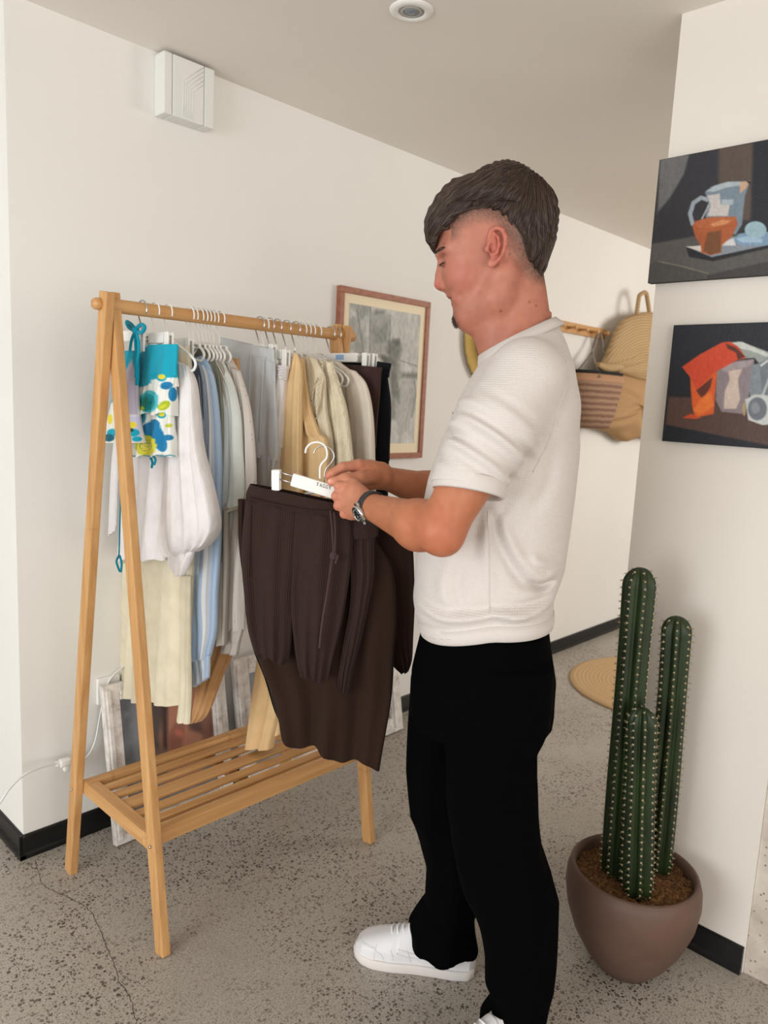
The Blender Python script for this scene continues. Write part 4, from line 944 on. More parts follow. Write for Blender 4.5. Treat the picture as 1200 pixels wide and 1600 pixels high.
t = thing('lace_dress', 'cream floral lace dress with scalloped ruffle running down its edge', 'dress', (X, 1.69, 1.1))
piece('body', X, [(562, 492, 566, 518, .008), (595, 494, 605, 530, .013), (640, 498, 540, .015), (700, 498, 548, .016), (780, 496, 556, .018), (900, 492, 562, .020), (1000, 490, 560, .02)], lace, t, rows=50, fold=(2.6, .002, .006), top_cap=True)
ruffle(t, X - .012, [(519, 570), (530, 600), (538, 640), (545, 680), (551, 730), (555, 790)], .005, lace, .007)
ruffle(t, X - .02, [(502, 560), (505, 585), (500, 615), (497, 640)], .004, lace, .007)
shirt_hanger(1.378, 'white hanger carrying the cream lace dress', True)
g = 'cream camisoles hidden behind the lace dress'
for i, xx in enumerate((1.402, 1.418, 1.434)):
    t = thing('camisole', ['leftmost', 'middle', 'rightmost'][i] + ' of three cream camisoles hidden behind the lace dress', 'top', (xx, 1.69, 1.2), 0, g)
    piece('body', xx, [(572, 494 + 5 * i, 576, 518 + 3 * i, .004), (640, 496 + 4 * i, 532 + 3 * i, .005), (820, 500, 540, .006)], ivory, t, rows=20, n=40, fold=(2, .0005, .001), top_cap=True)
    th_ = shirt_hanger(xx, 'white loop-ended hanger carrying the ' + ['leftmost', 'middle', 'rightmost'][i] + ' hidden cream camisole', False, .138 + .007 * i); th_['group'] = 'hangers of the cream camisoles'
X = 1.468
t = thing('ivory_shirt', 'smooth ivory long-sleeved shirt, sloping shoulder in front of the brown trousers', 'shirt', (X, 1.69, 1.1))
iv2 = fabric('ivory_smooth', (230, 220, 204), 8, wrinkle=.25, rough=.8)
piece('body', X + .003, [(562, 514, 566, 530, .007), (582, 500, 596, 566, .012), (640, 500, 574, .014), (760, 500, 574, .015), (900, 505, 570, .015)], iv2, t, rows=40, top_cap=True)
piece('sleeve', X - .005, [(574, 532, 580, 556, .008), (610, 540, 602, 573, .012), (660, 545, 652, 583, .014), (740, 547, 586, .015), (830, 546, 586, .015), (960, 540, 580, .014)], iv2, t, rows=44, fold=(1.6, .001, .003), top_cap=True)
shirt_hanger(1.457, 'white hanger inside the smooth ivory shirt')
br = fabric('dark_brown_twill', (62, 42, 38), 6, wrinkle=.4)
trousers('brown_trousers', 'dark brown trousers clipped near the right end of the rail', 1.504,
    [(566, 508, 574, 596, .012), (588, 510, 598, 594, .012)], [(586, 510, 596, 594, .012), (640, 512, 590, .015), (700, 512, 585, .016)],
    [[(690, 512, 552, .013), (900, 515, 552, .014), (980, 518, 550, .014)], [(690, 545, 585, .013), (900, 545, 580, .014), (980, 545, 576, .014)]], br, None, fold=(2.4, .002, .004))
clip_hanger(1.508, 'white clip hanger with blue sticker holding the dark brown trousers', Y_(500, 550, 1.508), Y_(572, 560, 1.508), 1.449, True, True)
bk_ = fabric('black_twill', (20, 21, 26), 3, wrinkle=.4)
trousers('black_trousers', 'black trousers clipped at the right end of the rail beside the framed drawing', 1.548,
    [(556, 535, 568, 611, .011), (578, 536, 590, 607, .011)], [(576, 537, 588, 605, .011), (640, 540, 609, .014), (720, 540, 607, .015)],
    [[(710, 540, 575, .012), (980, 545, 572, .013)], [(710, 570, 607, .012), (980, 568, 598, .013)]], bk_, None, fold=(2.2, .002, .003))
clip_hanger(1.533, 'white clip hanger with steel hook holding the black trousers, last on the rail', Y_(528, 550, 1.533), Y_(584, 560, 1.533), 1.449, True)

# ================================================================== the outfit held by the man
rib = knit_rib('brown_rib_knit', (52, 38, 34), 1500, .3, 3); rib2 = knit_rib('brown_rib_fine', (47, 32, 25), 1700, .2, 2)
sk = thing('brown_skirt', 'long dark brown rib knit skirt with wavy hem, hanging lowest of the held outfit', 'skirt', tuple(lw(.4, -.075, .9)))
piece('skirt_body', -.085, [(800, 396, 815, 560, .016), (880, 392, 610, .02), (960, 400, 620, .024), (1030, 408, 1020, 616, .026), (1090, 430, 612, .028), (1150, 441, 1196, 594, .030)], rib2, sk, held=True, rows=70, n=140, fold=(2.2, .002, .011), ph=2.2, hem=.007, top_cap=True)
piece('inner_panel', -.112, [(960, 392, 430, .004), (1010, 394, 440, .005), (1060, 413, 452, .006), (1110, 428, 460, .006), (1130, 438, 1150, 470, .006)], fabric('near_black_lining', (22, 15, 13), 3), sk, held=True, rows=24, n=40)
tp = thing('knit_sweater', 'dark brown long-sleeved knit top hanging behind the held shorts near his shirt', 'top', tuple(lw(.3, -.06, .95)))
piece('body', -.125, [(800, 545, 790, 640, .016), (870, 560, 866, 646, .018), (940, 576, 648, .018), (1000, 592, 994, 646, .016), (1036, 612, 1030, 644, .012), (1052, 626, 1050, 638, .006)], rib2, tp, held=True, rows=50, n=90, fold=(2, .002, .005), top_cap=True, bot_cap=True)
piece('sleeve', -.048, [(822, 540, 828, 588, .014), (852, 545, 850, 585, .017), (900, 549, 584, .018), (950, 547, 575, .018), (1000, 538, 564, .016), (1050, 530, 552, .014), (1076, 528, 1084, 545, .010)], rib, tp, held=True, rows=60, n=90, fold=(1.6, .002, .005), ph=.4, top_cap=True, bot_cap=True)
piece('folded_band', -.040, [(812, 534, 806, 586, .014), (826, 540, 820, 592, .020), (842, 546, 838, 590, .018)], rib, tp, held=True, rows=14, n=70, fold=(1.2, .001, .002), top_cap=True, bot_cap=True)
piece('back_sleeve', -.13, [(780, 372, 780, 400, .008), (850, 373, 405, .010), (930, 384, 412, .010), (1010, 398, 420, .008)], rib2, tp, held=True, rows=30, n=60, top_cap=True, bot_cap=True)
sh = thing('brown_shorts', 'dark brown ribbed drawstring shorts clipped to the held hanger', 'shorts', tuple(lw(.45, -.03, 1.0)))
LS = -.030
piece('waistband', LS, [(756, 391, 790, 552, .022), (768, 386, 804, 552, .026), (782, 384, 814, 550, .024)], rib, sh, held=True, rows=16, n=120, fold=(2, .001, .001))
piece('seat', LS, [(780, 387, 812, 548, .015), (830, 386, 546, .016), (890, 390, 540, .016), (935, 395, 530, .012)], rib, sh, held=True, rows=30, n=100, fold=(2.6, .001, .002))
piece('leg', LS, [(779, 385, 797, 476, .022), (830, 380, 474, .025), (880, 379, 470, .025), (925, 383, 464, .024), (975, 388, 458, .023), (1010, 396, 1020, 453, .021), (1018, 400, 1036, 449, .020)], rib, sh, held=True, rows=60, n=120, fold=(1.8, .002, .006), hem=.004, top_cap=True)
piece('leg', LS, [(794, 462, 812, 550, .022), (830, 460, 552, .026), (880, 458, 549, .026), (925, 456, 543, .024), (975, 458, 534, .023), (1030, 464, 520, .020), (1052, 470, 1064, 512, .018)], rib, sh, held=True, rows=60, n=120, fold=(1.8, .002, .006), ph=.9, hem=.004, top_cap=True)
def lcord(nm, pts, r, m, par, l, n=24): return link(nm, tube_mesh([(catmull(np.array([lw(*pl(a, b, l + d)) for a, b, d in [(p + (0,))[:3] for p in pts]]), n), r)], 8), m, par)
dsm = fabric('drawstring_mauve', (72, 54, 54), 5)
lcord('band_seam', [(386, 778, 0), (430, 788, .004), (480, 797, .004), (518, 800, .002), (546, 806, 0)], .0022, rib, sh, LS + .027, 30)
lcord('drawstring', [(516, 798, 0), (519, 830, 0), (521, 862, .002)], .0018, dsm, sh, LS + .034); lcord('drawstring', [(522, 800, 0), (524, 830, 0), (523, 862, .002)], .0018, dsm, sh, LS + .034)
lcord('drawstring', [(519, 872, 0), (512, 920, .002), (503, 975, .002), (499, 1012, 0)], .0022, dsm, sh, LS + .036); lcord('drawstring', [(524, 872, 0), (528, 868, .002), (524, 880, .0)], .0022, dsm, sh, LS + .036, 8)
link('drawstring_knot', lathe_mesh([(0, -.009), (.006, -.006), (.008, 0), (.006, .006), (0, .009)], 16, tuple(lw(*pl(521, 868, LS + .036)))), dsm, sh)
lcord('side_seam', [(392, 790, 0), (391, 840, 0), (389, 900, 0)], .0012, rib, sh, LS + .024, 12); 

LH = -.022
hg = thing('held_clip_hanger', 'white clip hanger printed TAGGY, held in both hands', 'hanger', tuple(lw(*pl(500, 755, LH))))
a3, b3 = lw(*pl(430, 738, LH)), lw(*pl(600, 791, LH))
beam('centre_bar', lw(*pl(456, 749, LH)), lw(*pl(580, 787, LH)), .0285, .010, HW, hg, (0, 0, 1), .0035)
up_ = np.array([0, 0, 1.])
for dz in (.008, -.007):
    link('wire_bar', tube_mesh([(np.array([lw(*pl(432, 742, LH)) + up_ * dz, lw(*pl(470, 754, LH)) + up_ * dz]), .0016)], 8), HS, hg)
for cx, cy in ((432, 750), (612, 800)):
    c_ = lw(*pl(cx, cy, LH)); rot = Matrix.Rotation(PANG, 3, 'Z') @ Matrix.Rotation(.04, 3, 'Y')
    bm = bmesh.new(); box_bm(bm, tuple(c_ + PL * .008), (.017, .006, .044), rot, .002); box_bm(bm, tuple(c_ - PL * .008), (.017, .006, .044), rot, .002); box_bm(bm, tuple(c_ + up_ * .018), (.018, .020, .009), rot, .002)
    link('clip', bm_mesh(bm), HW, hg, False)
def hookpx(pts, l, m, par, r=.002): return link('hook', tube_mesh([(catmull(np.array([lw(*pl(a, b, l)) for a, b in pts]), 50), r)], 8), m, par)
hookpx([(477, 708), (479, 700), (486, 693), (497, 691), (507, 696), (511, 706), (510, 716), (503, 724), (500, 732), (500, 748)], LH, HW, hg, .0023)
hg2 = thing('second_held_hanger', 'white hanger with steel hook behind the held clip hanger, carrying the brown skirt and top', 'hanger', tuple(lw(*pl(507, 760, -.08))))
hookpx([(490, 710), (493, 702), (501, 697), (511, 698), (519, 704), (522, 714), (517, 724), (510, 732), (507, 742), (507, 766)], -.05, HS, hg2, .0016)
sp_ = [(507, 766), (470, 774), (430, 786), (414, 792), (413, 800), (425, 803), (507, 812), (590, 822), (604, 820), (602, 812), (580, 800), (540, 778), (507, 766)]
link('shoulder_frame', tube_mesh([(catmull(np.array([lw(*pl(a, b, -.085)) for a, b in sp_]), 80)[:-1], .003)], 8, True), HW, hg2)
# lettering, serif capitals
def letters(word, origin, ux, uz, nrm, h, m, par):
    G_ = {'T': [[(.5, 0), (.5, 1), .2], [(.02, .96), (.98, .96), .09], [(.05, .99), (.05, .78), .07], [(.95, .99), (.95, .78), .07], [(.3, .03), (.7, .03), .06]],
          'A': [[(.45, 1), (.85, 0), .2], [(.47, .98), (.12, 0), .07], [(.25, .34), (.68, .34), .07], [(-.02, .03), (.28, .03), .06], [(.66, .03), (1.05, .03), .06]],
          'G': [[(.86, .78), (.72, .93), (.5, .98), (.26, .88), (.12, .65), (.1, .4), (.2, .14), (.45, .02), (.68, .05), (.84, .14), .15], [(.84, .02), (.84, .42), .15], [(.64, .42), (1.0, .42), .06], [(.86, .98), (.86, .72), .06]],
          'Y': [[(.12, .97), (.5, .45), .19], [(.88, .97), (.5, .45), .07], [(.5, .48), (.5, 0), .19], [(-.02, .97), (.32, .97), .06], [(.7, .97), (1.02, .97), .06], [(.3, .03), (.7, .03), .06]]}
    V, Fc = [], []; x = 0
    for ch in word:
        for s_ in G_[ch]:
            P = line_poly(np.array(s_[:-1]), s_[-1]); n2 = len(P) // 2; b = len(V)
            for q in P: V.append(origin + ux * (x + q[0] * .82) * h + uz * q[1] * h + nrm * .0004)
            for i in range(n2 - 1): Fc.append((b + i, b + i + 1, b + 2 * n2 - 2 - i, b + 2 * n2 - 1 - i))
        x += .98
    me = mesh_from(V, Fc); return link('lettering', me, m, par, False)
o3 = lw(*pl(493.5, 758.5, LH + .0056)); e3 = lw(*pl(517, 765, LH + .0056)); ux = (e3 - o3) / np.linalg.norm(e3 - o3); uz = np.cross(PL, ux); uz = uz if uz[2] > 0 else -uz
letters('TAGGY', o3, ux, uz, PL, np.linalg.norm(e3 - o3) / 4.75, mat('print_black', (32, 32, 34), .6), hg)

# ================================================================== the man: surfaces grown from distance fields
class Field:
    def __init__(s, xs, ys, zs):
        s.ax = [np.asarray(a, np.float32) for a in (xs, ys, zs)]; s.D = np.full([len(a) for a in s.ax], 1.0, np.float32)
    def blk(s, lo, hi):
        sl = tuple(slice(max(0, np.searchsorted(a, l) - 1), min(len(a), np.searchsorted(a, h) + 1)) for a, l, h in zip(s.ax, lo, hi))
        return sl, [s.ax[0][sl[0]][:, None, None], s.ax[1][sl[1]][None, :, None], s.ax[2][sl[2]][None, None, :]]
    def add(s, fn, lo, hi, k=.01, op='u'):
        pad = k + .004; sl, (X, Y, Z) = s.blk(np.array(lo) - pad, np.array(hi) + pad); a = s.D[sl]
        if a.size == 0: return
        d = fn(X, Y, Z).astype(np.float32)
        if op == 'u': h = np.clip(.5 + .5 * (a - d) / k, 0, 1); s.D[sl] = a * (1 - h) + d * h - k * h * (1 - h)
        else: d = -d; h = np.clip(.5 - .5 * (a - d) / k, 0, 1); s.D[sl] = a * (1 - h) + d * h + k * h * (1 - h)
    def cone(s, a, b, ra, rb, k=.01, op='u'):
        a, b = np.array(a, float), np.array(b, float); ab = b - a; L2 = ab @ ab + 1e-12; r = max(ra, rb)
        def fn(X, Y, Z):
            t = np.clip(((X - a[0]) * ab[0] + (Y - a[1]) * ab[1] + (Z - a[2]) * ab[2]) / L2, 0, 1)
            return np.sqrt((X - a[0] - t * ab[0]) ** 2 + (Y - a[1] - t * ab[1]) ** 2 + (Z - a[2] - t * ab[2]) ** 2) - (ra + (rb - ra) * t)
        s.add(fn, np.minimum(a, b) - r, np.maximum(a, b) + r, k, op)
    def chain(s, pts, rs, k=.006, op='u'):
        for i in range(len(pts) - 1): s.cone(pts[i], pts[i + 1], rs[i], rs[i + 1], k, op)
    def ell(s, c, r, k=.01, op='u', rot=0.0, tilt=0.0):
        """rot turns the ellipsoid in the f-z plane, tilt in the f-l plane"""
        c, r = np.array(c, float), np.array(r, float); cr, sr = math.cos(rot), math.sin(rot); ct, st = math.cos(tilt), math.sin(tilt)
        def fn(X, Y, Z):
            x, y, z = X - c[0], Y - c[1], Z - c[2]; x, z = x * cr + z * sr, -x * sr + z * cr; x, y = x * ct + y * st, -x * st + y * ct
            k0 = np.sqrt((x / r[0]) ** 2 + (y / r[1]) ** 2 + (z / r[2]) ** 2); k1 = np.sqrt((x / r[0] ** 2) ** 2 + (y / r[1] ** 2) ** 2 + (z / r[2] ** 2) ** 2) + 1e-9
            return k0 * (k0 - 1) / k1
        m_ = max(r); s.add(fn, c - m_, c + m_, k, op)
    def loft(s, tab, zlo, zhi, k=.01, p=2.4, off=0.0, op='u', ztab=None):
        """tab: rows (z, f_back, f_front, half width, l centre)"""
        T = np.array(sorted(tab)); 
        def fn(X, Y, Z):
            z = np.broadcast_to(Z, (1, 1, Z.shape[2])); it = lambda c: np.interp(z.ravel(), T[:, 0], T[:, c])[None, None, :]
            fb, ff, b, lc = it(1), it(2), it(3), it(4); fc, a = (fb + ff) / 2, (ff - fb) / 2 + off; b = b + off
            q = (np.abs((X - fc) / a) ** p + np.abs((Y - lc) / b) ** p) ** (1 / p); d = (q - 1) * np.minimum(a, b)
            return np.maximum(d, np.maximum(z - zhi, zlo - z))
        s.add(fn, (T[:, 1].min() - .03, (T[:, 4] - T[:, 3]).min() - .03, zlo), (T[:, 2].max() + .03, (T[:, 4] + T[:, 3]).max() + .03, zhi), k, op)
    def half(s, p, n, lo, hi, k=.002):
        """cut away everything on the side n points to, within a box"""
        p, n = np.array(p, float), np.array(n, float); n /= np.linalg.norm(n)
        s.add(lambda X, Y, Z: -((X - p[0]) * n[0] + (Y - p[1]) * n[1] + (Z - p[2]) * n[2]), lo, hi, k, 'c')
    def mesh(s):
        D = s.D; ax = s.ax; ins = D < 0; nx, ny, nz = D.shape
        cnt = np.zeros((nx - 1, ny - 1, nz - 1), np.int8)
        for dx in (0, 1):
            for dy in (0, 1):
                for dz in (0, 1): cnt += ins[dx:nx - 1 + dx, dy:ny - 1 + dy, dz:nz - 1 + dz]
        act = (cnt > 0) & (cnt < 8); I, J, K = np.nonzero(act); n = len(I)
        vid = np.full(act.shape, -1, np.int32); vid[I, J, K] = np.arange(n); S_ = np.zeros((n, 3)); c_ = np.zeros(n)
        for axis in range(3):
            o1, o2 = [(1, 2), (0, 2), (0, 1)][axis]
            for p in (0, 1):
                for q in (0, 1):
                    off = [0, 0, 0]; off[o1] = p; off[o2] = q; e0 = (I + off[0], J + off[1], K + off[2]); off[axis] = 1; e1 = (I + off[0], J + off[1], K + off[2])
                    d0, d1 = D[e0], D[e1]; m_ = (d0 < 0) != (d1 < 0); t = np.where(m_, d0 / np.where(m_, d0 - d1, 1), 0)
                    for a_ in range(3): S_[:, a_] += m_ * (ax[a_][e0[a_]] * (1 - t) + ax[a_][e1[a_]] * t)
                    c_ += m_
        V = S_ / c_[:, None]; Q = []
        for axis in range(3):
            A_ = [slice(1, -1)] * 3; B_ = [slice(1, -1)] * 3; A_[axis] = slice(0, -1); B_[axis] = slice(1, None)
            a, b = ins[tuple(A_)], ins[tuple(B_)]; o1, o2 = [(1, 2), (2, 0), (0, 1)][axis]
            for msk, flip in ((a & ~b, False), (~a & b, True)):
                idx = np.stack(np.nonzero(msk)); 
                if idx.shape[1] == 0: continue
                base = idx.copy(); 
                for a_ in range(3):
                    if a_ != axis: base[a_] += 1
                def g(p, q): c = base.copy(); c[o1] -= p; c[o2] -= q; return vid[c[0], c[1], c[2]]
                q4 = np.stack([g(1, 1), g(0, 1), g(0, 0), g(1, 0)], 1); Q.append(q4[:, ::-1] if flip else q4)
        Q = np.concatenate(Q); Q = Q[(Q >= 0).all(1)]; return V, Q
    def at(s, P):
        """trilinear samples"""
        P = np.asarray(P); out = []; ij = []; 
        for a_ in range(3):
            i = np.clip(np.searchsorted(s.ax[a_], P[:, a_]) - 1, 0, len(s.ax[a_]) - 2); t = (P[:, a_] - s.ax[a_][i]) / (s.ax[a_][i + 1] - s.ax[a_][i]); ij.append((i, np.clip(t, 0, 1)))
        r = 0
        for dx in (0, 1):
            for dy in (0, 1):
                for dz in (0, 1):
                    w_ = (ij[0][1] if dx else 1 - ij[0][1]) * (ij[1][1] if dy else 1 - ij[1][1]) * (ij[2][1] if dz else 1 - ij[2][1])
                    r = r + w_ * s.D[ij[0][0] + dx, ij[1][0] + dy, ij[2][0] + dz]
        return r
    def grad(s, P, h=.003):
        g = np.stack([s.at(P + np.eye(3)[i] * h) - s.at(P - np.eye(3)[i] * h) for i in range(3)], 1); return g / (np.linalg.norm(g, axis=1)[:, None] + 1e-9)
man = thing('person', 'young man in white knit T-shirt and black trousers, holding a hanger with a brown outfit', 'person', tuple(P0), PANG)
def plink(name, VQ, m, par=man, smooth_it=0):
    o = link(name, fast_mesh(*VQ), m, par, True, False)
    if smooth_it: sm = o.modifiers.new('relax', 'SMOOTH'); sm.iterations = smooth_it; sm.factor = .5
    return o
def q(x, y, l=0.0): return pl(x, y, l)

front = [(757, 553), (735, 590), (710, 640), (688, 690), (668, 750), (655, 810), (649, 870), (647, 930), (650, 965), (655, 985), (652, 1040)]
back = [(867, 501), (884, 540), (897, 585), (903, 640), (902, 700), (896, 760), (888, 830), (880, 885), (868, 916), (861, 928), (867, 950), (866, 975), (869, 1040)]
fz = np.array([q(*p)[[2, 0]] for p in front][::-1]); bz = np.array([q(*p)[[2, 0]] for p in back][::-1])
fr_at = lambda z: np.interp(z, fz[:, 0], fz[:, 1]); bk_at = lambda z: np.interp(z, bz[:, 0], bz[:, 1])
wz = np.array([(.78, .175), (.90, .170), (1.0, .160), (1.15, .168), (1.28, .185), (1.36, .186), (1.41, .155), (1.445, .100), (1.49, .058), (1.52, .04)])
zt_ = np.concatenate([np.linspace(.78, 1.42, 40), np.linspace(1.43, 1.52, 10)])
ttab = []
for z in zt_:
    b_, f_ = bk_at(z), fr_at(z)
    if z > 1.43: f_ = min(f_, np.interp(z, [1.43, 1.52], [f_, .06]))
    ttab.append((z, b_, f_, np.interp(z, wz[:, 0], wz[:, 1]), 0.0))

shL, shR = np.array([.020, .172, 1.395]), np.array([.020, -.172, 1.395])
elL, elR = q(689, 828, .245), q(692, 772, -.235)
wrL, wrR = q(578, 791, .060), q(603, 747, -.115)
hx = np.concatenate([np.arange(-.14, .125, .0026), np.arange(.125, .203, .0015), np.arange(.2035, .43, .0025)]); hy = np.concatenate([np.arange(-.31, -.05, .0026), np.arange(-.05, .05, .0019), np.arange(.05, .325, .0026)])
hz = np.concatenate([np.arange(.10, .96, .012), np.arange(.96, 1.45, .0025), np.arange(1.45, 1.66, .0015), np.arange(1.66, 1.79, .0025)])
B = Field(hx, hy, hz)
# trunk and legs (under the clothes)
B.loft(ttab, .93, 1.50, .01, off=-.030)
for s_, hip, kn, an in ((1, (.045, .09, .86), (.015, .10, .47), (-.045, .115, .11)), (-1, (.055, -.09, .86), (.085, -.10, .47), (.06, -.095, .11))):
    B.cone(hip, kn, .058, .044, .03); B.cone(kn, an, .044, .034, .02)
# neck
B.cone(q(806, 545), q(797, 470), .058, .050, .02); B.cone(q(828, 508), q(818, 440), .039, .040, .035)
B.cone(q(775, 540), q(762, 500), .036, .040, .025)
for s_ in (1, -1):
    B.cone(q(828, 538, 0) + [0, s_ * .03, 0], (.0, s_ * .12, 1.385), .033, .033, .03)
    B.cone(q(790, 430, 0) + [0, s_ * .055, 0], q(765, 548, 0) + [0, s_ * .022, 0], .012, .011, .03)
# head
hc = q(768, 357)
B.ell(hc, (.1065, .076, .098), .02, rot=.12)
B.ell(q(800, 372), (.066, .070, .080), .03)
B.ell(q(731, 400), (.056, .066, .062), .03)
B.ell(q(738, 440), (.052, .056, .056), .03)
B.ell(q(736, 466), (.030, .040, .036), .02)
for s_ in (1, -1):
    B.ell(q(722, 438) + [0, s_ * .034, 0], (.026, .022, .024), .022)
    B.cone(q(781, 436) + [0, s_ * .056, 0], q(772, 470) + [0, s_ * .048, 0], .016, .015, .035)
    B.cone(q(772, 470) + [0, s_ * .048, 0], q(727, 495) + [0, s_ * .016, 0], .0155, .015, .032)
    B.cone(q(690, 398) + [0, s_ * .012, 0], q(704, 394) + [0, s_ * .046, 0], .0085, .009, .014)
B.cone(q(760, 482), q(735, 500), .030, .014, .03)
B.ell(q(725, 495), (.0150, .020, .0150), .008)
# eye sockets, lids
for s_ in (1, -1):
    B.ell(q(690, 411) + [0, s_ * .031, 0], (.014, .018, .0115), .010, 'c')
    B.ell(q(704, 412) + [0, s_ * .031, 0], (.0145, .0165, .0125), .004)
    B.chain([q(693, 415) + [0, s_ * .020, 0], q(692, 417) + [0, s_ * .031, 0], q(698, 416) + [0, s_ * .043, 0]], [.0022, .0026, .0022], .003)
# nose
B.cone(q(694, 407), q(688.5, 430), .0075, .0085, .010); B.cone(q(688.5, 430), q(686, 443.5), .0085, .0095, .008)
B.cone(q(695, 420), q(695, 444), .011, .014, .012)
for s_ in (1, -1):
    B.ell(q(694, 447.5) + [0, s_ * .0115, 0], (.0095, .0065, .0075), .005)
    B.ell(q(691.5, 452.5) + [0, s_ * .0062, 0], (.0042, .0028, .003), .002, 'c')
# mouth
B.ell(q(709, 458), (.013, .022, .012), .008); B.ell(q(720, 477), (.012, .022, .010), .008)
B.ell(q(704.5, 461.5), (.0078, .021, .0060), .003); B.ell(q(711.5, 474.5), (.0080, .018, .0068), .003)
for s_ in (1, -1):
    B.chain([q(700, 469) + [0, 0, 0], q(706, 468.5) + [0, s_ * .014, 0], q(714, 466.5) + [0, s_ * .025, 0]], [.0036, .0036, .0030], .002, 'c')
    B.ell(q(716, 466) + [0, s_ * .031, 0], (.012, .008, .013), .010)
# ears
for s_ in (1, -1):
    e = lambda x, y, l: q(x, y) * [1, 0, 1] + [0, s_ * l, 0]
    B.ell(e(771, 397, .077), (.0165, .0055, .031), .007, rot=-.22, tilt=s_ * .35)
    B.chain([e(764, 396, .078), e(761, 384, .080), e(765, 374.5, .083), (e(773, 371.5, .087)), e(781, 376, .091), e(785, 386, .0935), e(785, 397, .0935), e(782, 408, .091), e(776, 418, .087), e(770, 424, .083)], [.0026, .0030, .0035, .0038, .0040, .0040, .0038, .0036, .0036, .004], .0035)
    B.ell(e(764.5, 423.5, .081), (.0075, .0045, .0085), .005)
    B.ell(e(773, 400, .088), (.0095, .0070, .0180), .003, 'c', rot=-.2)
    B.chain([e(769, 378.5, .0835), e(775, 386, .0865), e(776.5, 397, .087), (e(773, 408, .0845)), e(767, 412, .081)], [.0020, .0030, .0032, .003, .0026], .003)
    B.ell(e(766, 401, .0835), (.0055, .0050, .0085), .0025, 'c', rot=-.2)
    B.ell(e(758, 402, .078), (.0045, .0045, .0065), .004)
# arms
for s_, sh_, el_, wr_ in ((1, shL, elL, wrL), (-1, shR, elR, wrR)):
    B.cone(sh_ + [.002, -s_ * .014, -.028], sh_ * .45 + el_ * .55, .047, .052, .03); B.cone(sh_ * .45 + el_ * .55, el_, .053, .039, .02)
    m1 = el_ * .72 + wr_ * .28 + [0, s_ * .004, -.004]; B.cone(el_, m1, .040, .044, .02); B.cone(m1, wr_, .0445, .0255, .02)
    B.ell(el_ + [-.006, s_ * .006, -.018], (.024, .022, .022), .02)
B.cone(wrL, wrL * .6 + q(560, 788, .02) * .4, .0265, .026, .012)
# left hand: back of the hand to the viewer, fingers closed round the bar
mcp = [q(546, 762, .012), q(541, 776, .014), q(543, 791, .014), q(549, 804, .014)]; wl = q(574, 790, .052)
pip = [q(530, 760, .012), q(526, 775, .014), q(529, 790, .014), q(538, 803, .012)]
for i in range(4):
    B.cone(wl + [0, 0, .010 - i * .007], mcp[i], .0185, [.0135, .0135, .013, .012][i], .012)
    r = [.0098, .0100, .0096, .0086][i]
    dip = pip[i] + [-.006, -.030, -.003]; tip = pip[i] + [-.030, -.036, .001]
    B.chain([mcp[i], pip[i], dip, tip], [r * 1.22, r * 1.08, r * .98, r * .85], .004)
B.ell(q(556, 783, .022), (.026, .014, .030), .014)
th = [q(566, 770, .030), q(552, 757, .004), q(538, 752, -.028), q(528, 757, -.040)]; B.chain(th, [.0135, .0125, .0105, .0085], .006)
# right hand behind the hangers: thumb and first finger over the bar, other tips showing below
wr2 = q(594, 742, -.100); mR = [q(560, 727, -.060), q(562, 737, -.066), q(564, 748, -.070), q(566, 758, -.074)]
for i in range(4): B.cone(wr2 + [0, 0, .008 - .006 * i], mR[i], .0205, .0135, .014)
B.ell(q(575, 740, -.082), (.028, .018, .026), .014)
B.chain([mR[0], q(535, 730, -.038), q(520, 739, -.030), q(513, 744, -.030)], [.0125, .0108, .0095, .0080], .004)
B.chain([q(584, 745, -.070), q(562, 747, -.028), q(540, 748, -.004), q(518, 753, .000)], [.0170, .0140, .0120, .0092], .006)
B.chain([mR[1], q(540, 752, -.060), q(520, 768, -.058), q(504, 771, -.036)], [.0122, .0105, .0095, .0085], .003)
B.chain([mR[2], q(548, 762, -.064), q(532, 774, -.058), q(521, 774, -.034)], [.0118, .0100, .0090, .0080], .003)
B.chain([mR[3], q(556, 768, -.066), q(545, 780, -.060), q(540, 780, -.040)], [.0105, .0090, .0080, .0070], .003)
V, Q = B.mesh()
body_o = plink('body', (V, Q), None, man, 1)
# skin colours: each place has its own tone (stubble, fade, lips, brows, nails)
V = np.array(V); C = np.tile(np.array([188., 124, 96]), (len(V), 1))
Pp = proj(P0 + PF * V[:, :1] + PL * V[:, 1:2] + np.array([0, 0, 1.]) * V[:, 2:])
hq = lambda pts: np.array([q(*p)[[0, 2]] for p in pts]); FZ = V[:, [0, 2]]
head = V[:, 2] > 1.40
def tint(mask, col, a): C[:] = C * (1 - (mask * a)[:, None]) + np.array(col, float) * (mask * a)[:, None]
def near(p, r): return np.exp(-(((V - np.asarray(p)) / np.asarray(r)) ** 2).sum(1))
tint(head.astype(float), (190, 124, 102), 1.0); tint(np.clip((1.62 - V[:, 2]) / .25, 0, 1) * head, (180, 112, 88), .5)
for s_ in (1, -1):
    tint(near(q(722, 435) + [0, s_ * .04, 0], (.03, .035, .03)), (190, 100, 84), .5); tint(near(q(773, 396) * [1, 0, 1] + [0, s_ * .09, 0], (.022, .02, .036)), (200, 100, 86), .7)
    tint(near(q(697, 412) + [0, s_ * .03, 0], (.010, .02, .008)), (160, 90, 78), .5)
    tint(near(q(693, 416) + [0, s_ * .031, 0], (.006, .016, .0022)), (50, 34, 30), .9)
    tint(near(q(763, 404) * [1, 0, 1] + [0, s_ * .083, 0], (.004, .02, .007)), (120, 50, 44), .6)
tint(near(q(683, 446), (.014, .016, .012)), (208, 104, 88), .6)
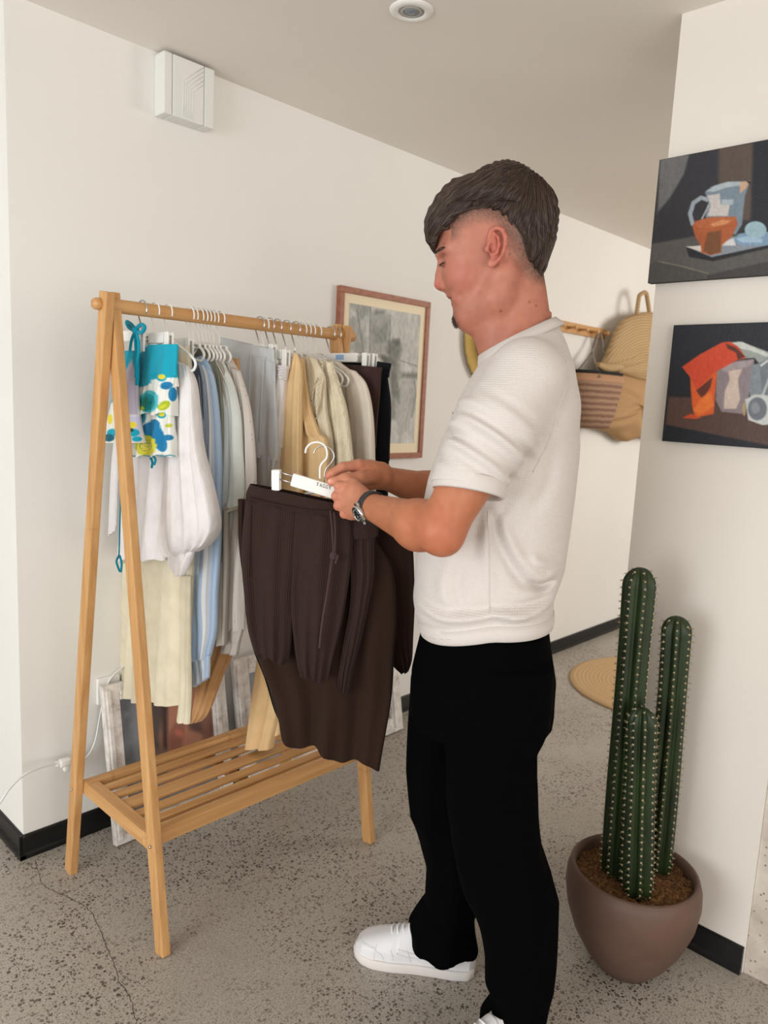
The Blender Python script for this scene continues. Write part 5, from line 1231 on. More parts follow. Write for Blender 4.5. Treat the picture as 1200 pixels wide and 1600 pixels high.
tint(near(q(703, 462.5), (.010, .02, .0045)), (176, 92, 86), .7); tint(near(q(707, 474.5), (.009, .02, .0055)), (186, 92, 88), .8)
[tint(near(q(xx, yy) * [1, 0, 1] + [0, s_ * lz, 0], (.0035, .010, .0028)), (110, 52, 48), .85) for s_ in (1, -1) for xx, yy, lz in ((703, 468.5, .010), (708, 468, .020), (713, 466.5, .026), (716.5, 464, .030))]
tint(near(q(703, 457), (.012, .026, .0045)), (120, 84, 74), .45)
st = (vnoise(V[:, [0, 2]] * 1000, 1.6, 4) - .5)
beard = near(q(745, 487), (.045, .08, .026)); tint(beard * head * (.8 + st), (150, 100, 84), .38)
tint(near(q(719, 494), (.014, .020, .016)), (66, 48, 42), .85)
hair_px = [(664, 352), (665, 366), (671, 382), (678.5, 391.5), (683, 378), (690, 366.5), (701, 365.5), (709, 353), (724, 344), (742, 340), (757, 339), (773, 343), (786, 352), (795, 364), (805, 377), (813, 394), (818, 408), (829, 420), (838.5, 433), (845, 436.5), (851, 425), (862, 392), (867, 362), (870, 338), (868, 318), (860, 302), (848, 288), (834, 276), (820, 266), (806, 260), (790, 257), (775, 260), (756, 268), (738, 279), (722, 284), (708, 288), (695, 297), (682, 313), (671, 331)]
HP = hq(hair_px); dh = polydist(FZ, HP)
up = np.clip((V[:, 2] - 1.555) / .02, 0, 1)
fade = np.clip(1 - dh / .032, 0, 1) ** .9 * (V[:, 0] < q(706, 360)[0]) * head * up * (np.abs(V[:, 1]) < .082)
C *= .95
tint(fade * np.clip(.75 + .9 * st, 0, 1), (84, 66, 58), .95)
inh = (dh < -.001) & head & (np.abs(V[:, 1]) < .084); tint(inh.astype(float), (58, 46, 40), .95)
# mouth corner moustache shade, moles, forearm sun tan, knuckles
for px_, py_ in ((792.5, 407.5), (823.5, 477), (779.5, 492), (834, 482)): tint(near(np.array(on_x(0, 0, 1) * 0 + q(px_, py_)) * [1, 0, 1] + [0, .06, 0], (.0022, .05, .0022)), (104, 58, 44), .8)
arm = (~head) & (V[:, 2] > .98); tint(arm * 1.0, (184, 118, 84), 1.0); tint(near(elL, (.06, .06, .05)), (178, 96, 70), .6)
hand = (V[:, 0] > .30) & arm; tint(hand * np.clip((V[:, 0] - .30) / .04, 0, 1), (198, 134, 108), .8)
for p in mcp + pip + mR: tint(near(p, (.008, .02, .006)), (196, 106, 84), .5)
for p in (q(504, 771, -.036), q(521, 774, -.034), q(516, 753, .0), q(513, 744, -.03)): tint(near(p, (.010, .014, .009)), (214, 116, 100), .7)
tint(near(q(514, 751.5, .008), (.006, .006, .005)), (232, 176, 160), .9)
C += (vnoise(V[:, [0, 2]] * 1000, 9, 6) - .5)[:, None] * np.array([10, 9, 8]); set_cols(body_o.data, np.clip(C, 0, 255))
skin = vcol_mat('skin', .5, sss=.12, spec=.38); k = N(skin); k.bump(k.math('ADD', k.noise(k.coord(), 500, 2), k.noise(k.coord(), 90, 3)), .10, .001)
body_o.data.materials.append(skin)

# ---- hair: solid volume plus strands
hcx, hcz = q(768, 345)[[0, 2]]
Hf = Field(np.linspace(-.06, .24, 150), np.linspace(-.11, .11, 110), np.linspace(1.56, 1.81, 125))
X, Y, Z = [a[..., None] for a in ()] or np.meshgrid(*Hf.ax, indexing='ij')
FZg = np.stack([X[:, 0, :].ravel(), Z[:, 0, :].ravel()], 1); d2 = polydist(FZg, HP).reshape(X.shape[0], 1, X.shape[2])
wid = .0865; c3 = np.array([q(769, 350)[0], 0, q(769, 350)[2]])
ra = np.array([.150, wid, .130]); k0 = np.sqrt(((X - c3[0]) / ra[0]) ** 2 + (Y / ra[1]) ** 2 + ((Z - c3[2]) / ra[2]) ** 2); k1 = np.sqrt(((X - c3[0]) / ra[0] ** 2) ** 2 + (Y / ra[1] ** 2) ** 2 + ((Z - c3[2]) / ra[2] ** 2) ** 2) + 1e-9
de = k0 * (k0 - 1) / k1
yy_ = np.abs(Y) / wid; d2b = d2 + .034 * np.clip(yy_, 0, 1) ** 3 * (Z > 1.70) + .0 * yy_ ** 2    # the crown rounds over towards the sides
h_ = np.clip(.5 - .5 * (de - d2b) / .016, 0, 1); Dd = de * (1 - h_) + d2b * h_ + .016 * h_ * (1 - h_)
Dd = np.where(np.abs(Y) > 0, Dd, Dd)
# fall of the hair: angle round the crown gives locks
cr_ = q(822, 290)[[0, 2]]; an = np.arctan2(Z - cr_[1], X - cr_[0]); rr_ = np.hypot(X - cr_[0], Z - cr_[1])
lock = np.sin(an * 30 + 25 * Y + 5 * np.sin(rr_ * 60)) * .0012 + np.sin(an * 67 + 60 * Y + 3 * np.sin(rr_ * 90 + 2)) * .0008
Hf.D = (Dd + lock).astype(np.float32)
hv = Hf.mesh(); hairm = mat('hair_brown', (56, 44, 37), .55, spec=.4); k = N(hairm)
k.color(k.ramp(k.noise(k.coord(), 60, 4, .7), [(.3, (32, 25, 21)), (.7, (64, 49, 40))])); hairm2 = mat('hair_strand', (70, 54, 45), .45, spec=.5)
hair_o = plink('hair', hv, hairm)
HV = np.array(hv[0]); sel = rng.choice(len(HV), 5200, replace=False); paths = []
P = HV[sel]; N_ = 9; cur = P.copy(); tr = [cur.copy()]; stp = (.0032 + .002 * rng.random(len(P)))[:, None]
cr3 = np.array([cr_[0], 0, cr_[1]])
for i in range(N_):
    g = Hf.grad(cur); away = cur - cr3; away[:, 1] *= .5; away /= np.linalg.norm(away, axis=1)[:, None] + 1e-9
    d = away + np.array([.10, 0, -.55]) + rng.normal(0, .05, cur.shape); d -= g * (d * g).sum(1)[:, None]; d /= np.linalg.norm(d, axis=1)[:, None] + 1e-9
    cur = cur + d * stp; dist = Hf.at(cur); cur -= Hf.grad(cur) * (dist - .0012)[:, None] * .8; tr.append(cur.copy())
tr = np.array(tr)
T_ = tr - tr[:1]; 
def strands(tr, r0, m, name, par, lift=.0):
    n, k_, _ = tr.shape; V, Q = [], []
    tn = np.gradient(tr, axis=0); tn /= np.linalg.norm(tn, axis=2, keepdims=True) + 1e-9; u = np.cross(tn, [0.1, 1.0, .2]); u /= np.linalg.norm(u, axis=2, keepdims=True) + 1e-9; v = np.cross(tn, u)
    rad = r0 * np.sin(np.linspace(.25, PI - .06, n))[:, None, None]
    rings = np.stack([tr + rad * (u * math.cos(a) + v * math.sin(a)) for a in (0, 2 * PI / 3, 4 * PI / 3)], 2)      # n, k, 3, 3
    V = rings.transpose(1, 0, 2, 3).reshape(-1, 3); i, j, s_ = np.meshgrid(np.arange(k_), np.arange(n - 1), np.arange(3), indexing='ij'); i, j, s_ = i.ravel(), j.ravel(), s_.ravel(); s2 = (s_ + 1) % 3
    Q = np.stack([(i * n + j) * 3 + s_, (i * n + j) * 3 + s2, (i * n + j + 1) * 3 + s2, (i * n + j + 1) * 3 + s_], 1)
    o = plink(name, (V, Q), m, par); o['kind'] = 'stuff'; return o
strands(tr, .0009, hairm2, 'hair_strands', man)
# loose ends: short strands over the fade line and wispy ones at the crown
def clump(n, cfun, dfun, L_, r, m, name, steps=5):
    p = np.array([cfun() for _ in range(n)]); d = np.array([dfun() for _ in range(n)]); t_ = [p]; LL = L_ * (.6 + .8 * rng.random(n))[:, None]
    for i in range(steps): d = d + rng.normal(0, .12, d.shape); d /= np.linalg.norm(d, axis=1)[:, None]; t_.append(t_[-1] + d * LL / steps)
    return strands(np.array(t_), r, m, name, man)
def goat():
    a = rng.normal(0, 1, 3); a /= np.linalg.norm(a); return q(720.5, 492.5) + np.array([.0128 * a[0] + .001, .017 * a[1], .0140 * a[2]])
clump(900, goat, lambda: np.array([.25, rng.normal(0, .25), -1.0]), .012, .00065, mat('beard_brown', (62, 46, 40), .6), 'goatee')
for s_ in (1, -1):
    clump(110, lambda: (lambda u: q(680.5 + 15 * u, 397.5 - 3 * u + rng.normal(0, 1.3)) * [1, 0, 1] + [.0022, s_ * (.014 + .036 * u), 0])(rng.random()), lambda: np.array([-.5, s_ * .8, .15]), .007, .0004, mat('brow_brown', (52, 38, 33), .6), 'eyebrow')
    clump(40, lambda: (lambda u: q(691 + 3 * abs(u), 416) * [1, 0, 1] + [.000, s_ * (.031 + .012 * u), 0])(rng.random() * 2 - 1), lambda: np.array([.8, s_ * .1, -.7]), .007, .0004, mat('lash_dark', (40, 30, 28), .6), 'eyelashes')

# ---- T-shirt
tw = mat('white_waffle_knit', (212, 205, 200), .9, sheen=.1, spec=.2); k = N(tw)
def wv_(axis, sc): 
    w_ = k.new('ShaderNodeTexWave', wave_type='BANDS', bands_direction=axis); w_.inputs['Scale'].default_value = sc; k.lk(k.coord(), w_.inputs['Vector']); return w_.outputs['Fac']
wf = k.math('MULTIPLY', k.math('ADD', wv_('X', 70), wv_('Y', 70)), wv_('Z', 78)); k.bump(k.math('ADD', k.math('MULTIPLY', wf, .8), k.math('MULTIPLY', k.noise(k.coord(), 30, 3), 1.2)), .26, .0022)
tb = knit_rib('white_rib_band', (212, 205, 200), 900, .2, 2)
Sx = Field(np.linspace(-.15, .30, 190), np.linspace(-.30, .33, 240), np.linspace(.80, 1.54, 280))
hem_l, hem_r, hem_m = q(652, 986, .02), q(866, 976, .03), q(770, 1003, .165)
hz0 = lambda f: np.interp(f, [hem_r[0], hem_m[0], hem_l[0]], [hem_r[2], hem_m[2], hem_l[2]])
Sx.loft(ttab, .84, 1.50, .01)
Sx.cone(q(814, 552), q(812, 488), .068, .0605, .025)
hemL, hemR = shL * .29 + elL * .71, shR * .40 + elR * .60
for s_, sh_, hm_, el_ in ((1, shL, hemL, elL), (-1, shR, hemR, elR)):
    Sx.cone((.003, s_ * .060, 1.418), (.012, s_ * .150, 1.398), .044, .052, .035)
    ax_ = (el_ - sh_) / np.linalg.norm(el_ - sh_)
    Sl = Field(*Sx.ax); Sl.cone(sh_ + [.002, -s_ * .008, -.020], hm_ * .5 + sh_ * .5, .069, .071, .035); Sl.cone(hm_ * .5 + sh_ * .5, hm_ + ax_ * .03, .071, .0585, .012)
    X, Y, Z = Sl.ax[0][:, None, None], Sl.ax[1][None, :, None], Sl.ax[2][None, None, :]
    along = (X - sh_[0]) * ax_[0] + (Y - sh_[1]) * ax_[1] + (Z - sh_[2]) * ax_[2]; Lh = (hm_ - sh_) @ ax_
    # soft rolls of cloth gathered across the inside of the sleeve
    side = np.arctan2(Y - sh_[1] - along * ax_[1], X - sh_[0] - along * ax_[0])
    wgt = np.exp(-((along - Lh * .70) / .06) ** 2)
    Sl.D += (1.4 * wgt * (.0042 * np.sin(along * 150 + 1.6 * np.sin(side * 1.0 + .6) + .3) + .002 * np.sin(along * 260 + 3 * np.sin(side + 2)))).astype(np.float32)
    hm_ = hm_ + np.array([-.004, 0, -.010]); cut_ = ax_ + np.array([-.30, 0, 0]); cut_ /= np.linalg.norm(cut_)
    Sl.half(hm_, cut_, (-.2, -.35, .8), (.4, .35, 1.6))
    Sl.cone(hm_ - ax_ * .022, hm_ + ax_ * .06, .0560, .0545, .003, 'c')
    kk_ = .03; h = np.clip(.5 + .5 * (Sx.D - Sl.D) / kk_, 0, 1); Sx.D = Sx.D * (1 - h) + Sl.D * h - kk_ * h * (1 - h)
Xg, Yg, Zg = Sx.ax[0][:, None, None], Sx.ax[1][None, :, None], Sx.ax[2][None, None, :]
FZg = np.stack(np.meshgrid(Sx.ax[0], Sx.ax[2], indexing='ij'), -1).reshape(-1, 2)
def crease(pts, amp, sig, l=.15, both=True):
    """a raised (amp > 0) or sunken line drawn over the flank of the shirt"""
    P = catmull(np.array([q(*p, l)[[0, 2]] for p in pts]), 24); d = np.full(len(FZg), 9.); tt = np.zeros(len(FZg))
    for i in range(len(P) - 1):
        ab = P[i + 1] - P[i]; t = np.clip(((FZg - P[i]) @ ab) / (ab @ ab + 1e-12), 0, 1); di = np.linalg.norm(FZg - P[i] - t[:, None] * ab, axis=1); m_ = di < d; d = np.where(m_, di, d); tt = np.where(m_, (i + t) / (len(P) - 1), tt)
    g = (1.7 * amp * np.exp(-(d / sig) ** 2) * np.sin(np.clip(tt * .84 + .08, 0, 1) * PI) ** .6).reshape(len(Sx.ax[0]), 1, len(Sx.ax[2]))
    w_ = np.clip(Yg / .06 + .6, 0, 1) if not both else 1.0
    Sx.D -= (g * w_).astype(np.float32)
crease([(872, 900), (850, 905), (820, 880), (795, 840), (775, 790)], .006, .012); crease([(862, 915), (840, 920), (812, 905), (780, 850), (768, 800)], -.006, .010)
crease([(866, 918), (850, 924), (832, 914)], -.008, .008); crease([(870, 890), (845, 880), (830, 868)], .006, .010)
crease([(864, 950), (840, 958), (800, 962), (770, 955)], .006, .010); crease([(862, 938), (835, 944), (800, 945)], -.004, .008)
crease([(655, 955), (690, 966), (740, 962), (780, 955), (820, 962)], .005, .009); crease([(652, 940), (700, 950), (750, 948), (790, 944)], -.003, .010)
crease([(752, 800), (742, 840), (735, 890)], -.004, .012); crease([(765, 800), (758, 850), (765, 910)], .004, .012)
crease([(700, 880), (690, 920), (700, 950)], .003, .012); crease([(725, 870), (715, 910), (722, 945)], -.003, .010)
crease([(860, 700), (850, 760), (820, 800)], -.003, .014, .12); crease([(800, 775), (780, 800), (772, 830)], -.004, .010)
Sx.D += (.0012 * np.sin(30 * Xg + 24 * Zg + 3 * np.sin(14 * Zg) + 9 * Yg)).astype(np.float32)
tuck = np.exp(-((Zg - (.028 + hz0(Xg))) / .011) ** 2); Sx.D += (.005 * tuck).astype(np.float32)
Sx.D = np.maximum(Sx.D, (hz0(Xg) + .012 - Zg) + 0 * Sx.D).astype(np.float32)
# neck opening and hem
pc_, pf_ = q(866, 500), q(757, 555); nn_ = np.array([-(pf_ - pc_)[2], 0, (pf_ - pc_)[0]]); nn_ = nn_ if nn_[2] > 0 else -nn_; nn_ /= np.linalg.norm(nn_)
Sx.half(pc_ * .5 + pf_ * .5, nn_, (-.15, -.14, 1.36), (.25, .14, 1.6))
nc = pc_ * .5 + pf_ * .5
shirt = plink('t_shirt', Sx.mesh(), tw, man, 3)
# ribbed bands, seams
def ring(c, ax_, ra, rb, up, n=72):
    ax_ = np.array(ax_, float) / np.linalg.norm(ax_); u = np.array(up, float); u -= ax_ * (u @ ax_); u /= np.linalg.norm(u); v = np.cross(ax_, u)
    a = np.linspace(0, 2 * PI, n, endpoint=False); return c + np.outer(np.cos(a), u) * ra + np.outer(np.sin(a), v) * rb
def band(name, c, ax_, ra, rb, up, h, th_, m, par, n=72, shape=None, r2=None):
    ax_ = np.array(ax_, float) / np.linalg.norm(ax_); V, Fc = [], []
    prof = [(0, 0), (th_, .10), (th_, .9), (0, 1), (-th_, .9), (-th_, .1)]
    for o_, t_ in prof:
        f_ = (r2 or 1.0) * t_ + (1 - t_); R_ = ring(np.array(c) + ax_ * h * (t_ - .5), ax_, ra * f_ + o_, rb * f_ + o_, up, n)
        V.extend(R_)
    for i in range(6):
        for j in range(n): kx = (j + 1) % n; i2 = (i + 1) % 6; Fc.append((i * n + j, i * n + kx, i2 * n + kx, i2 * n + j))
    me = mesh_from(V, Fc); bm = bmesh.new(); bm.from_mesh(me); bmesh.ops.recalc_face_normals(bm, faces=bm.faces); bm.to_mesh(me); bm.free()
    return link(name, me, m, par, True, False)
nb = np.linalg.norm(pc_ - pf_) / 2
ring_ = []; u_ = (pf_ - pc_) / np.linalg.norm(pf_ - pc_); c0 = q(812, 520); c0 = c0 - nn_ * ((c0 - nc) @ nn_)
for a in np.linspace(0, 2 * PI, 96, endpoint=False):
    d_ = u_ * math.cos(a) + np.array([0, 1.0, 0]) * math.sin(a); rs_ = np.linspace(.03, .13, 120); v_ = Sx.at(c0 - nn_ * .006 + rs_[:, None] * d_); i_ = int(np.argmax(v_ > 0)); ring_.append(c0 + d_ * (rs_[i_] - .001))
ring_ = np.array(ring_)
for _ in range(6): ring_ = (np.roll(ring_, 1, 0) + ring_ + np.roll(ring_, -1, 0)) / 3
cen_ = ring_.mean(0)
V, Fc = [], []; n = 96
for (dn, ou) in ((.002, -.003), (-.002, -.001), (-.002, .002), (.008, .0045), (.018, .0065), (.019, .002), (.010, -.002)):
    for p in ring_:
        o_ = (p - cen_); o_ -= nn_ * (o_ @ nn_); o_ /= np.linalg.norm(o_); V.append(p - nn_ * (dn - .002) + o_ * (ou + dn * .30))
for i in range(7):
    for j in range(n): kx = (j + 1) % n; i2 = (i + 1) % 7; Fc.append((i * n + j, i * n + kx, i2 * n + kx, i2 * n + j))
me = mesh_from(V, Fc); bm = bmesh.new(); bm.from_mesh(me); bmesh.ops.recalc_face_normals(bm, faces=bm.faces); bm.to_mesh(me); bm.free()
link('collar_band', me, tb, shirt, True, False)
for s_, sh_, hm_, el_ in ((1, shL, hemL, elL), (-1, shR, hemR, elR)):
    ax_ = (el_ - sh_) / np.linalg.norm(el_ - sh_); cut_ = ax_ + np.array([-.30, 0, 0]); cut_ /= np.linalg.norm(cut_); band('sleeve_band', hm_ + np.array([-.004, 0, -.010]) - ax_ * .006, cut_, .0635, .0612, (1, 0, 0), .030, .0028, tb, shirt, r2=.975)
V, Fc = [], []; n = 96            # waistband follows the hips
for zoff, off in ((.030, -.006), (.028, .0015), (.014, .0030), (.002, .0015), (-.001, -.003)):
    for j in range(n):
        a = 2 * PI * j / n; ca, sa = math.cos(a), math.sin(a); b_, f_ = bk_at(.875) + .004, fr_at(.86) - .003; e_ = 2 / 2.4
        z = float(hz0((b_ + f_) / 2 + (f_ - b_) / 2 * np.sign(ca) * abs(ca) ** e_)) + zoff
        V.append(((b_ + f_) / 2 + ((f_ - b_) / 2 + off - .004) * np.sign(ca) * abs(ca) ** e_, (.168 + off) * np.sign(sa) * abs(sa) ** e_, z))
for i in range(4):
    for j in range(n): kx = (j + 1) % n; Fc.append((i * n + j, i * n + kx, (i + 1) * n + kx, (i + 1) * n + j))
link('waist_band', mesh_from(V, Fc), tb, shirt, True, False)
def surf_line(F_, pts, r, off, n=40):
    P = catmull(np.array(pts), n)
    for _ in range(6): P = P - F_.grad(P) * (F_.at(P) - off)[:, None]
    return tube_mesh([(P, r)], 6)
link('armhole_seam', surf_line(Sx, [q(808, 556, .11), q(838, 575, .15), q(862, 605, .17), (q(868, 650, .18)), q(858, 700, .18), q(835, 740, .18)], .0011, .0004), tb, shirt, True, False)
link('shoulder_seam', surf_line(Sx, [q(846, 510, .05), q(830, 530, .09), q(810, 556, .12)], .0011, .0004), tb, shirt, True, False)
link('side_seam', surf_line(Sx, [q(762, 800, .17), q(764, 880, .168), q(765, 960, .17)], .0009, .0003), tb, shirt, True, False)
lg = [q(681 + i * 1.1, 632 + (i % 2) * 1.5, .02) for i in range(5)]
link('chest_logo', surf_line(Sx, lg, .0009, .0006, 20), mat('logo_thread', (120, 116, 110), .8), shirt, True, False)

# ---- trousers
tm = mat('black_trousers_cloth', (4, 4, 5), .95, spec=.04)
Tr = Field(np.linspace(-.16, .27, 120), np.linspace(-.22, .25, 130), np.linspace(.035, .90, 250))
ht = []
for py, xl, xr in ((968, 655, 864), (1000, 648, 868), (1050, 643, 868), (1100, 641, 864), (1130, 640, 858)):
    z = q(755, py)[2]; ins = .010 if py < 1010 else .0; ht.append((z, q(xr, py)[0] + ins, q(xl, py)[0] - ins, .160 if py < 1010 else .166, 0))
Tr.loft(ht, q(755, 1118)[2], .885, .02, 2.3)
def leg(rows, l0, asp):
    T = []
    for py, xl, xr, lc in rows: a, b = q(xl, py, lc), q(xr, py, lc); T.append(((a[2] + b[2]) / 2, b[0], a[0], max(.05, (a[0] - b[0]) / 2 * asp), lc))
    Tr.loft(T, min(t[0] for t in T), max(t[0] for t in T), .008, 2.2)
leg([(1060, 642, 770, -.075), (1100, 640, 776, -.08), (1130, 638, 779, -.085), (1200, 636, 790, -.09), (1270, 641, 785, -.09), (1320, 656, 775, -.09), (1360, 667, 762, -.09), (1405, 664, 748, -.09), (1430, 650, 741, -.09), (1450, 639, 743, -.09), (1472, 639, 746, -.09)], -.09, 1.05)
leg([(1030, 700, 866, .08), (1100, 690, 862, .085), (1130, 690, 856, .09), (1165, 694, 839, .092), (1200, 698, 838, .095), (1260, 698, 842, .10), (1320, 706, 850, .105), (1360, 716, 864, .11), (1400, 728, 871, .115), (1450, 744, 869, .12), (1500, 757, 866, .12), (1540, 760, 862, .12), (1562, 770, 856, .12), (1590, 753, 851, .12), (1640, 748, 850, .12)], .1, .85)
Xg = Tr.ax[0][:, None, None]; Yg = Tr.ax[1][None, :, None]; Zg = Tr.ax[2][None, None, :]
Tr.D += (.0028 * np.sin(42 * Yg + 55 * Xg + 4 * Zg) + .002 * np.sin(95 * Xg - 40 * Yg + 9 * Zg + 2 * np.sin(8 * Zg))).astype(np.float32) * np.clip((.8 - Zg) * 4, 0, 1)
trs = plink('trousers', Tr.mesh(), tm, man, 3)

# ---- sneakers
sw = mat('white_leather', (222, 221, 223), .42, spec=.45); k = N(sw); k.bump(k.noise(k.coord(), 260, 3), .12, .001)
sg = mat('white_rubber', (226, 220, 216), .55); lc_ = mat('lace_white', (232, 232, 234), .85); gv = mat('stitch_grey', (196, 194, 196), .8)
def sneaker(toe, heel, zlift=0.0, pitch=0.0, label=None):
    toe, heel = np.array(toe), np.array(heel); d = toe - heel; L_ = np.linalg.norm(d); ang = math.atan2(d[1], d[0])
    r = bpy.data.objects.new('sneaker', None); COL.objects.link(r); r.parent = man
    fc = PANG; loc = heel - P0[:2]; r.location = (loc @ PF[:2], loc @ PL[:2], zlift); r.rotation_euler = (0, pitch, ang - fc)
    # outline half widths along the length
    xs = np.array([0, .01, .04, .09, .14, .19, .235, .262, .278, .285]) / .285 * L_
    wL = np.array([.012, .026, .034, .036, .038, .046, .048, .040, .024, .006]); cen = np.array([0, 0, 0, .001, .004, .006, .006, .008, .010, .011])
    F_ = Field(np.linspace(-.01, L_ + .012, 150), np.linspace(-.06, .07, 80), np.linspace(-.004, .14, 90))
    top = np.interp(F_.ax[0], xs, [.098, .104, .106, .104, .098, .082, .066, .054, .042, .030])[:, None, None]
    wd = np.interp(F_.ax[0], xs, wL)[:, None, None]; cc = np.interp(F_.ax[0], xs, cen)[:, None, None]
    X, Y, Z = F_.ax[0][:, None, None], F_.ax[1][None, :, None], F_.ax[2][None, None, :]
    narrow = 1 - .38 * np.clip((Z - .045) / .07, 0, 1) * np.clip((X - .02) / .08, 0, 1); w_ = wd * narrow + .0
    p_ = 3.0; zc = .012; hgt = np.maximum(top - zc, .01); qd = (np.abs((Y - cc) / np.maximum(w_ - .001, .004)) ** p_ + np.clip((Z - zc) / hgt, 0, 9) ** p_) ** (1 / p_)
    d_ = (qd - 1) * .034; d_ = np.maximum(d_, .006 - Z); ex_ = np.maximum(np.abs(X - L_ / 2) - L_ / 2 + .016, 0); tz = np.maximum(Z - top * .62, 0); d_ = np.maximum(d_, np.sqrt(ex_ ** 2 + (tz * .9) ** 2 * (ex_ > 0)) - .014)
    d_ = np.maximum(d_, -(np.sqrt(((X - .052) / .046) ** 2 + ((Y) / .024) ** 2) - 1) * .024 - np.clip(.085 - Z, 0, 1) * 3)    # foot opening
    # overlays: toe cap edge and side panel raised a little
    d_ = d_ - .0012 * (X > L_ * .80) * (Z < .05) - .0010 * ((X > L_ * .36) & (X < L_ * .62) & (Z > .05))
    F_.D = np.broadcast_to(d_, F_.D.shape).astype(np.float32).copy(); up_o = plink('upper', F_.mesh(), sw, r, 2)
    # sole
    n = 72; V, Fc = [], []; t_ = np.linspace(0, 1, n // 2)
    xx = L_ * (1 - np.cos(t_ * PI)) / 2; ww_ = np.interp(xx, xs, wL + .0045); ccn = np.interp(xx, xs, cen)
    out = np.concatenate([np.stack([xx, ccn + ww_], 1), np.stack([xx, ccn - ww_], 1)[::-1]]); n = len(out); cxy = out.mean(0)
    for z, sc in ((0.0005, .97), (.004, 1.0), (.020, 1.005), (.0245, .99), (.0245, .93)):
        sp = .006 * np.clip((out[:, 0] / L_ - .8) / .2, 0, 1) ** 2
        for p_i, s_i in zip(out, sp): pp_ = cxy + (p_i - cxy) * [sc if sc < 1 else sc, sc]; V.append((pp_[0], pp_[1], z + s_i * (1 if z < .01 else .4)))
    for i in range(4):
        for j in range(n): kx = (j + 1) % n; Fc.append((i * n + j, i * n + kx, (i + 1) * n + kx, (i + 1) * n + j))
    Fc.append(tuple(reversed(range(n)))); Fc.append(tuple(range(4 * n, 5 * n)))
    sole = link('sole', mesh_from(V, Fc), sg, r, True, False)
    topz = lambda x: float(np.interp(x, xs, [.098, .104, .106, .104, .098, .082, .066, .054, .042, .030])); 
    def on_side(x, z, s_):   # a point on the upper's flank
        P = np.array([[x, s_ * .06 + .004, z]]); 
        for _ in range(8): P = P - F_.grad(P) * F_.at(P)[:, None]
        return P[0]
    for i in range(6):      # laces cross the throat
        x = L_ * (.45 + .048 * i); z = topz(x) + .0005; w2 = .019; c_ = .005
        link('lace', tube_mesh([(catmull(np.array([(x - .004, c_ + w2, z - .006), (x, c_ + w2 * .6, z + .0012), (x + .002, c_, z + .0035), (x, c_ - w2 * .6, z + .0012), (x - .004, c_ - w2, z - .006)]), 14), .0024)], 6), lc_, up_o, True, False)
    for s_ in (1, -1):
        for pts in ([(.80, .075), (.79, .055), (.74, .040), (.72, .028)], [(.66, .062), (.64, .045), (.63, .03)], [(.52, .07), (.50, .05), (.49, .03)], [(.22, .028), (.34, .05), (.50, .062), (.60, .066)], [(.22, .028), (.30, .036), (.42, .044), (.56, .048), (.62, .052)]):
            P = np.array([on_side(L_ * a, b, s_) for a, b in catmull(np.array(pts), 26)]); link('stitch_line', tube_mesh([(P, .0007)], 5), gv, up_o, True, False)
    P = np.array([on_side(L_ * (.80 + .0 * a), .03 + .02 * a, s) for a, s in ((0, 1), (1, 1))])
    return r
sneaker(on_z(556, 1482)[:2] + [.0, 0], on_z(741, 1522)[:2])
hb = lw(-.085, .095, 0)[:2]; sneaker(hb + np.array([math.cos(PANG + .75), math.sin(PANG + .75)]) * .285, hb)

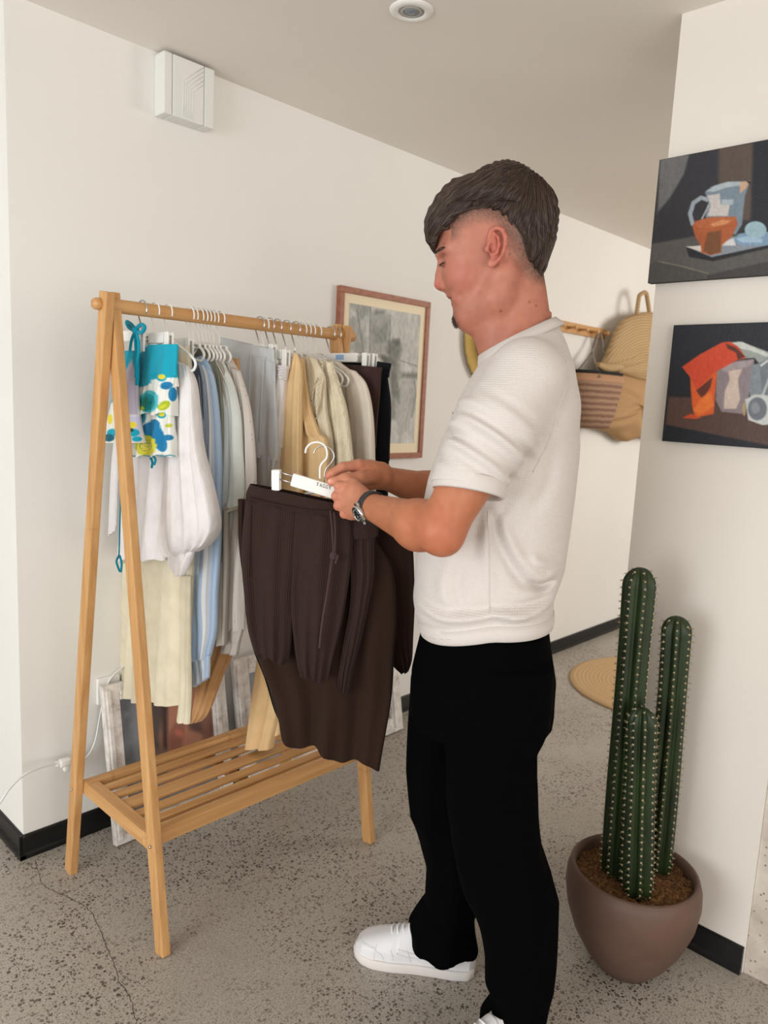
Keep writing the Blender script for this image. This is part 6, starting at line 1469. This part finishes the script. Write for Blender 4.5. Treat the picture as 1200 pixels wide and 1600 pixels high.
# ---- wrist watch on the left wrist
ax_ = (elL - wrL) / np.linalg.norm(elL - wrL); wc = wrL + ax_ * .008
watch = bpy.data.objects.new('wristwatch', None); COL.objects.link(watch); watch.parent = man; watch.location = tuple(wc)
def wlink(name, me, m): 
    me.transform(Matrix.Translation((-wc).tolist())); return link(name, me, m, watch, True, False)
o = band('strap', wc, ax_, .0305, .0295, (0, 0, 1), .018, .0018, mat('strap_grey_rubber', (44, 44, 48), .6), man); o.parent = watch; o.data.transform(Matrix.Translation((-wc).tolist()))
cdir = q(562, 795, .12) - wc; cdir = np.array([.42, .80, -.38]); cdir -= ax_ * (cdir @ ax_); cdir /= np.linalg.norm(cdir)
Rm = Matrix((tuple(np.cross(ax_, cdir)), tuple(ax_), tuple(cdir))).transposed().to_4x4(); base = wc + cdir * .031
def disc(name, prof, m, dz=0):
    me = lathe_mesh(prof, 40); me.transform(Rm); me.transform(Matrix.Translation((base + cdir * dz).tolist())); return wlink(name, me, m)
disc('case', [(0, -.004), (.0165, -.004), (.0185, -.001), (.0185, .004), (.0165, .0065), (.0140, .0068), (.0138, .0055), (0, .0055)], mat('watch_steel', (196, 196, 198), .22, 1.0))
disc('dial', [(0, .0060), (.0136, .0060), (.0136, .0056), (0, .0056)], mat('dial_black', (18, 18, 20), .3))
for i in range(12):
    a = i * PI / 6; me = lathe_mesh([(0, .0060), (.0009, .0060), (.0009, .0066), (0, .0066)], 8); me.transform(Matrix.Translation((.0112 * math.cos(a), .0112 * math.sin(a), 0))); me.transform(Rm); me.transform(Matrix.Translation(base.tolist())); wlink('hour_marker', me, M['white'])
for a, L_ in ((.6, .008), (2.4, .0105)):
    me = tube_mesh([(np.array([(0, 0, .0067), (L_ * math.cos(a), L_ * math.sin(a), .0067)]), .0005)], 5); me.transform(Rm); me.transform(Matrix.Translation(base.tolist())); wlink('watch_hand', me, M['metal'])
for s_ in (1, -1):
    bm = bmesh.new(); box_bm(bm, (s_ * .0195, 0, -.001), (.008, .015, .006), bev=.0015); me = bm_mesh(bm); me.transform(Rm); me.transform(Matrix.Translation(base.tolist())); wlink('lug', me, bpy.data.materials['watch_steel'])
me = lathe_mesh([(0, 0), (.0025, 0), (.0025, .004), (0, .004)], 12); me.transform(Matrix.Rotation(PI / 2, 4, 'X')); me.transform(Matrix.Translation((0, .0, .001)) ); me.transform(Matrix.Translation((0, -.0185, 0))); me.transform(Rm); me.transform(Matrix.Translation(base.tolist())); wlink('crown', me, bpy.data.materials['watch_steel'])
